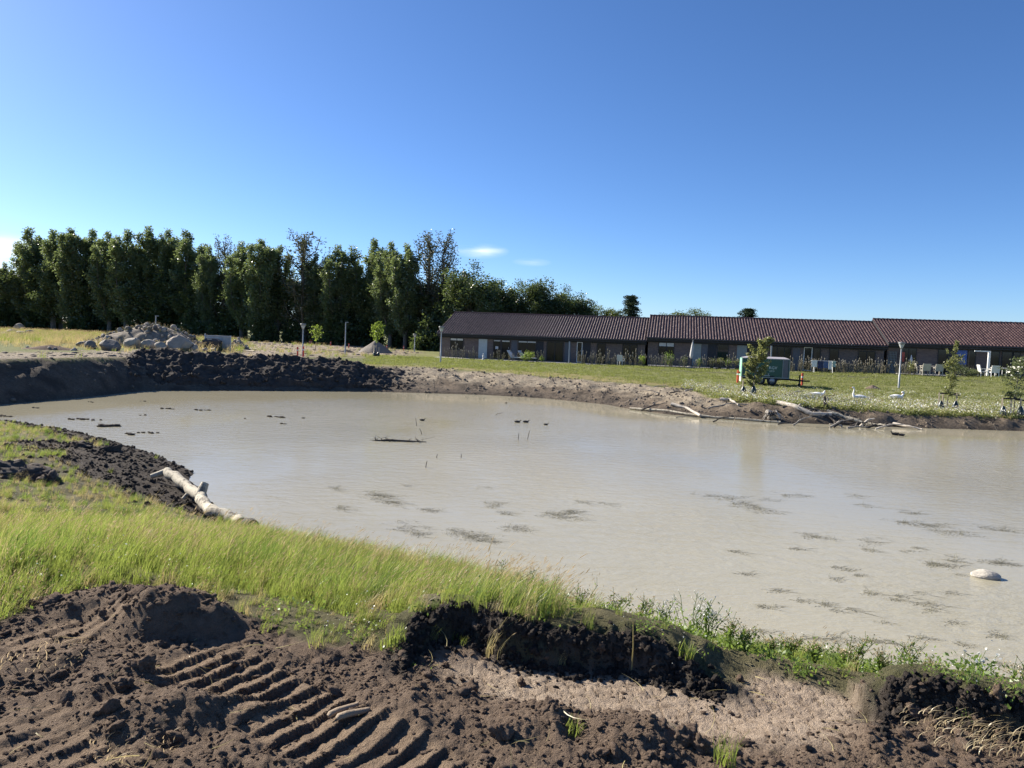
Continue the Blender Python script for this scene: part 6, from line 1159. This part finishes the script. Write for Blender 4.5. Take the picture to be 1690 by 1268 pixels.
WD = [(1612, 1128, 56, 'daisy', 'clump of white daisies on the right of the near bank'), (1492, 1108, 58, 'weed', 'bushy weed left of the daisies'), (1412, 1098, 52, 'weed', 'spindly weed with bare side twigs before the dark weeds in the water'), (1535, 1118, 34, 'weed', 'low weed between the bushy weed and the daisies'), (1308, 1082, 32, 'weed', 'single thin upright weed on the low middle of the bank'), (1345, 1090, 24, 'weed', 'small weed right of the thin upright one'), (1455, 1108, 32, 'weed', 'low leafy weed left of the bushy one'), (1168, 1062, 72, 'weed', 'tall white-flowered weed above the right end of the broken edge'), (1148, 1054, 84, 'weed', 'tallest white-flowered weed above the broken edge'), (1205, 1072, 46, 'weed', 'shorter green weed where the broken edge ends'), (1232, 1078, 38, 'weed', 'green weed right of the end of the broken edge'), (1095, 1040, 62, 'weed', 'white-flowered weed left of the tallest one'), (1060, 1030, 50, 'weed', 'pale weed above the middle of the broken edge'), (1015, 1026, 52, 'weed', 'reddish grass-like weed above the broken edge'),
      (960, 1010, 58, 'weed', 'brownish seeding weed left of the reddish one'), (905, 995, 64, 'weed', 'brownish feathery weed against the water'), (868, 985, 70, 'weed', 'feathery brown weed, leftmost of the tall ones'), (825, 972, 70, 'weed', 'tall feathery plume against the water'), (1690, 1150, 40, 'weed', 'green weed cut by the right edge of the photo'), (1390, 1095, 22, 'weed', 'small weed in front of the dark weed patches'), (1270, 1082, 26, 'weed', 'low weed right of the broken edge'),
      (1195, 1262, 44, 'tuft', 'yellow-green grass tuft at the bottom edge'), (945, 1212, 26, 'tuft', 'small grass tuft in the soil below the dry mud'), (1132, 1085, 26, 'tuft', 'little grass tuft at the foot of the broken edge'), (655, 1062, 34, 'tuft', 'grass tuft at the left end of the broken edge'), (640, 1070, 24, 'tuft', 'short grass tuft in the soil left of the broken edge'), (1610, 1215, 20, 'hay', 'heap of dead grass lying below the right edge'), (1660, 1225, 22, 'hay', 'dead grass at the right edge of the photo'), (30, 995, 26, 'hay', 'bleached dead grass at the left edge of the photo'), (75, 1085, 12, 'hay', 'few dead grass blades on the left soil ridge'), (220, 1215, 12, 'hay', 'thin dead roots on the lower left soil'), (8, 968, 30, 'hay', 'taller bleached grass at the left edge'), (1560, 1205, 14, 'hay', 'dead grass bundle left of the heap of dead grass')]
for i, (px, py, h_, kd, lb) in enumerate(WD): weed(px, py, h_, lb, kd, 1000 + i, spread=1.6 if kd == 'hay' else 1.0)
o0 = base(1042, 1108, 1.74); st_ = MB(); st_.tube([(0, 0, -.02), (.004, 0, .12), (0, .02, .26)], [.004, .0035, .002], 6); tag(st_.build('dry_stalk', GRASSD, None, o0), 'single thin dry stalk upright against the dark broken edge', 'stalk')
bigdark = [rockmesh('big_dark_clod', 535 + i, plain('crumbly_dark_soil', (.085, .066, .052), .95, .4, 14, .9, 60), 4, .7, 4, (1, .9, .75)) for i in range(3)]
# dark clods at the left end of the near grass
for i, (px, py, s_, lb) in enumerate(((15, 785, .7, 'dark clod heap at the left edge of the near grass'), (50, 790, .6, 'dark clod beside the heap at the left edge'), (85, 797, .45, 'smaller dark clod right of the heap at the left edge'), (135, 738, .4, 'dark lump on the left dirt bank'), (180, 745, .3, 'small dark lump on the left dirt bank'))):
    b_ = base(px, py, .6); k_ = link('dark_clod', bigdark[i % 3], None, (b_[0], b_[1], b_[2] + s_ * .06), (.3 * i, .2, i)); k_.scale = (s_ * 1.5, s_ * 1.1, s_); tag(k_, lb, 'clod', 'dark clods on the left bank')
ldb = np.array(leftdirt); lo_, hi_ = ldb.min(0) - 1.5, ldb.max(0) + 1.5; q = rand_in([(lo_[0] - 4, lo_[1]), (hi_[0], lo_[1]), (hi_[0], hi_[1] + 4), (lo_[0] - 4, hi_[1] + 4)], 110); P, m, d = settle(q); k = (m['dark'] > .45) & (d['dp'] > .02) & (d['wv'] > .5); P = P[k]; sz = .02 + .10 * rng.random(len(P)) ** 3; scatter('bank_clods', P, sz, rng.uniform(0, 6.28, (len(P), 3)), dclod, 'small dark clods over the left dirt bank', 'soil')
# crumbs and stones over the far banks
bankclod = [rockmesh('bank_clod', 540 + i, plain('bank_soil', (.17, .135, .10), .95, .4, 9, .7, 40), 2, .45, 4, (1, .9, .7)) for i in range(3)]
q = np.concatenate([inpx((-150, 260), 25, 40, 8), inpx((600, 1900), 27, 50, 26)]); P, m, d = settle(q); k = (d['df'] > .05) & (d['dp'] > .02) & (d['wv'] < .5); n1 = fbm(P[:, 0], P[:, 1], 1.0, 3, 241); k &= rng.random(len(P)) < np.clip(.55 + n1 - .15 * m['sand'], .05, 1)
sz = .04 + .16 * rng.random(len(P)) ** 4; scatter('bank_crumbs', P[k], sz[k], rng.uniform(0, 6.28, (k.sum(), 3)), bankclod, 'loose clods and crumbs over the bare far bank', 'soil')

# rough lumps and sparse weeds on the dirt site and road
q = inpx((-60, 720), 33, 100, 2.5); P, m, d = settle(q); k = (m['grass'] < .5) & (d['df'] <= 0); n1 = fbm(P[:, 0], P[:, 1], 4, 3, 261); kk = k & (rng.random(len(P)) < np.clip(.35 + 1.2 * n1, .03, 1)); sz = .06 + .30 * rng.random(len(P)) ** 4
scatter('site_clods', P[kk], sz[kk][:, None] * np.array([1.6, 1.2, .8]), np.column_stack([np.zeros((kk.sum(), 2)), rng.uniform(0, 6.28, kk.sum())]), bankclod, 'clods and lumps over the dirt building site', 'soil')
kk = k & (rng.random(len(P)) < np.clip(.10 - .8 * n1, .0, .6)); scatter('site_weeds', P[kk], rng.uniform(.3, .8, kk.sum()), yaw(kk.sum()), ft[1:], 'sparse weeds and straw over the dirt building site', 'weeds')
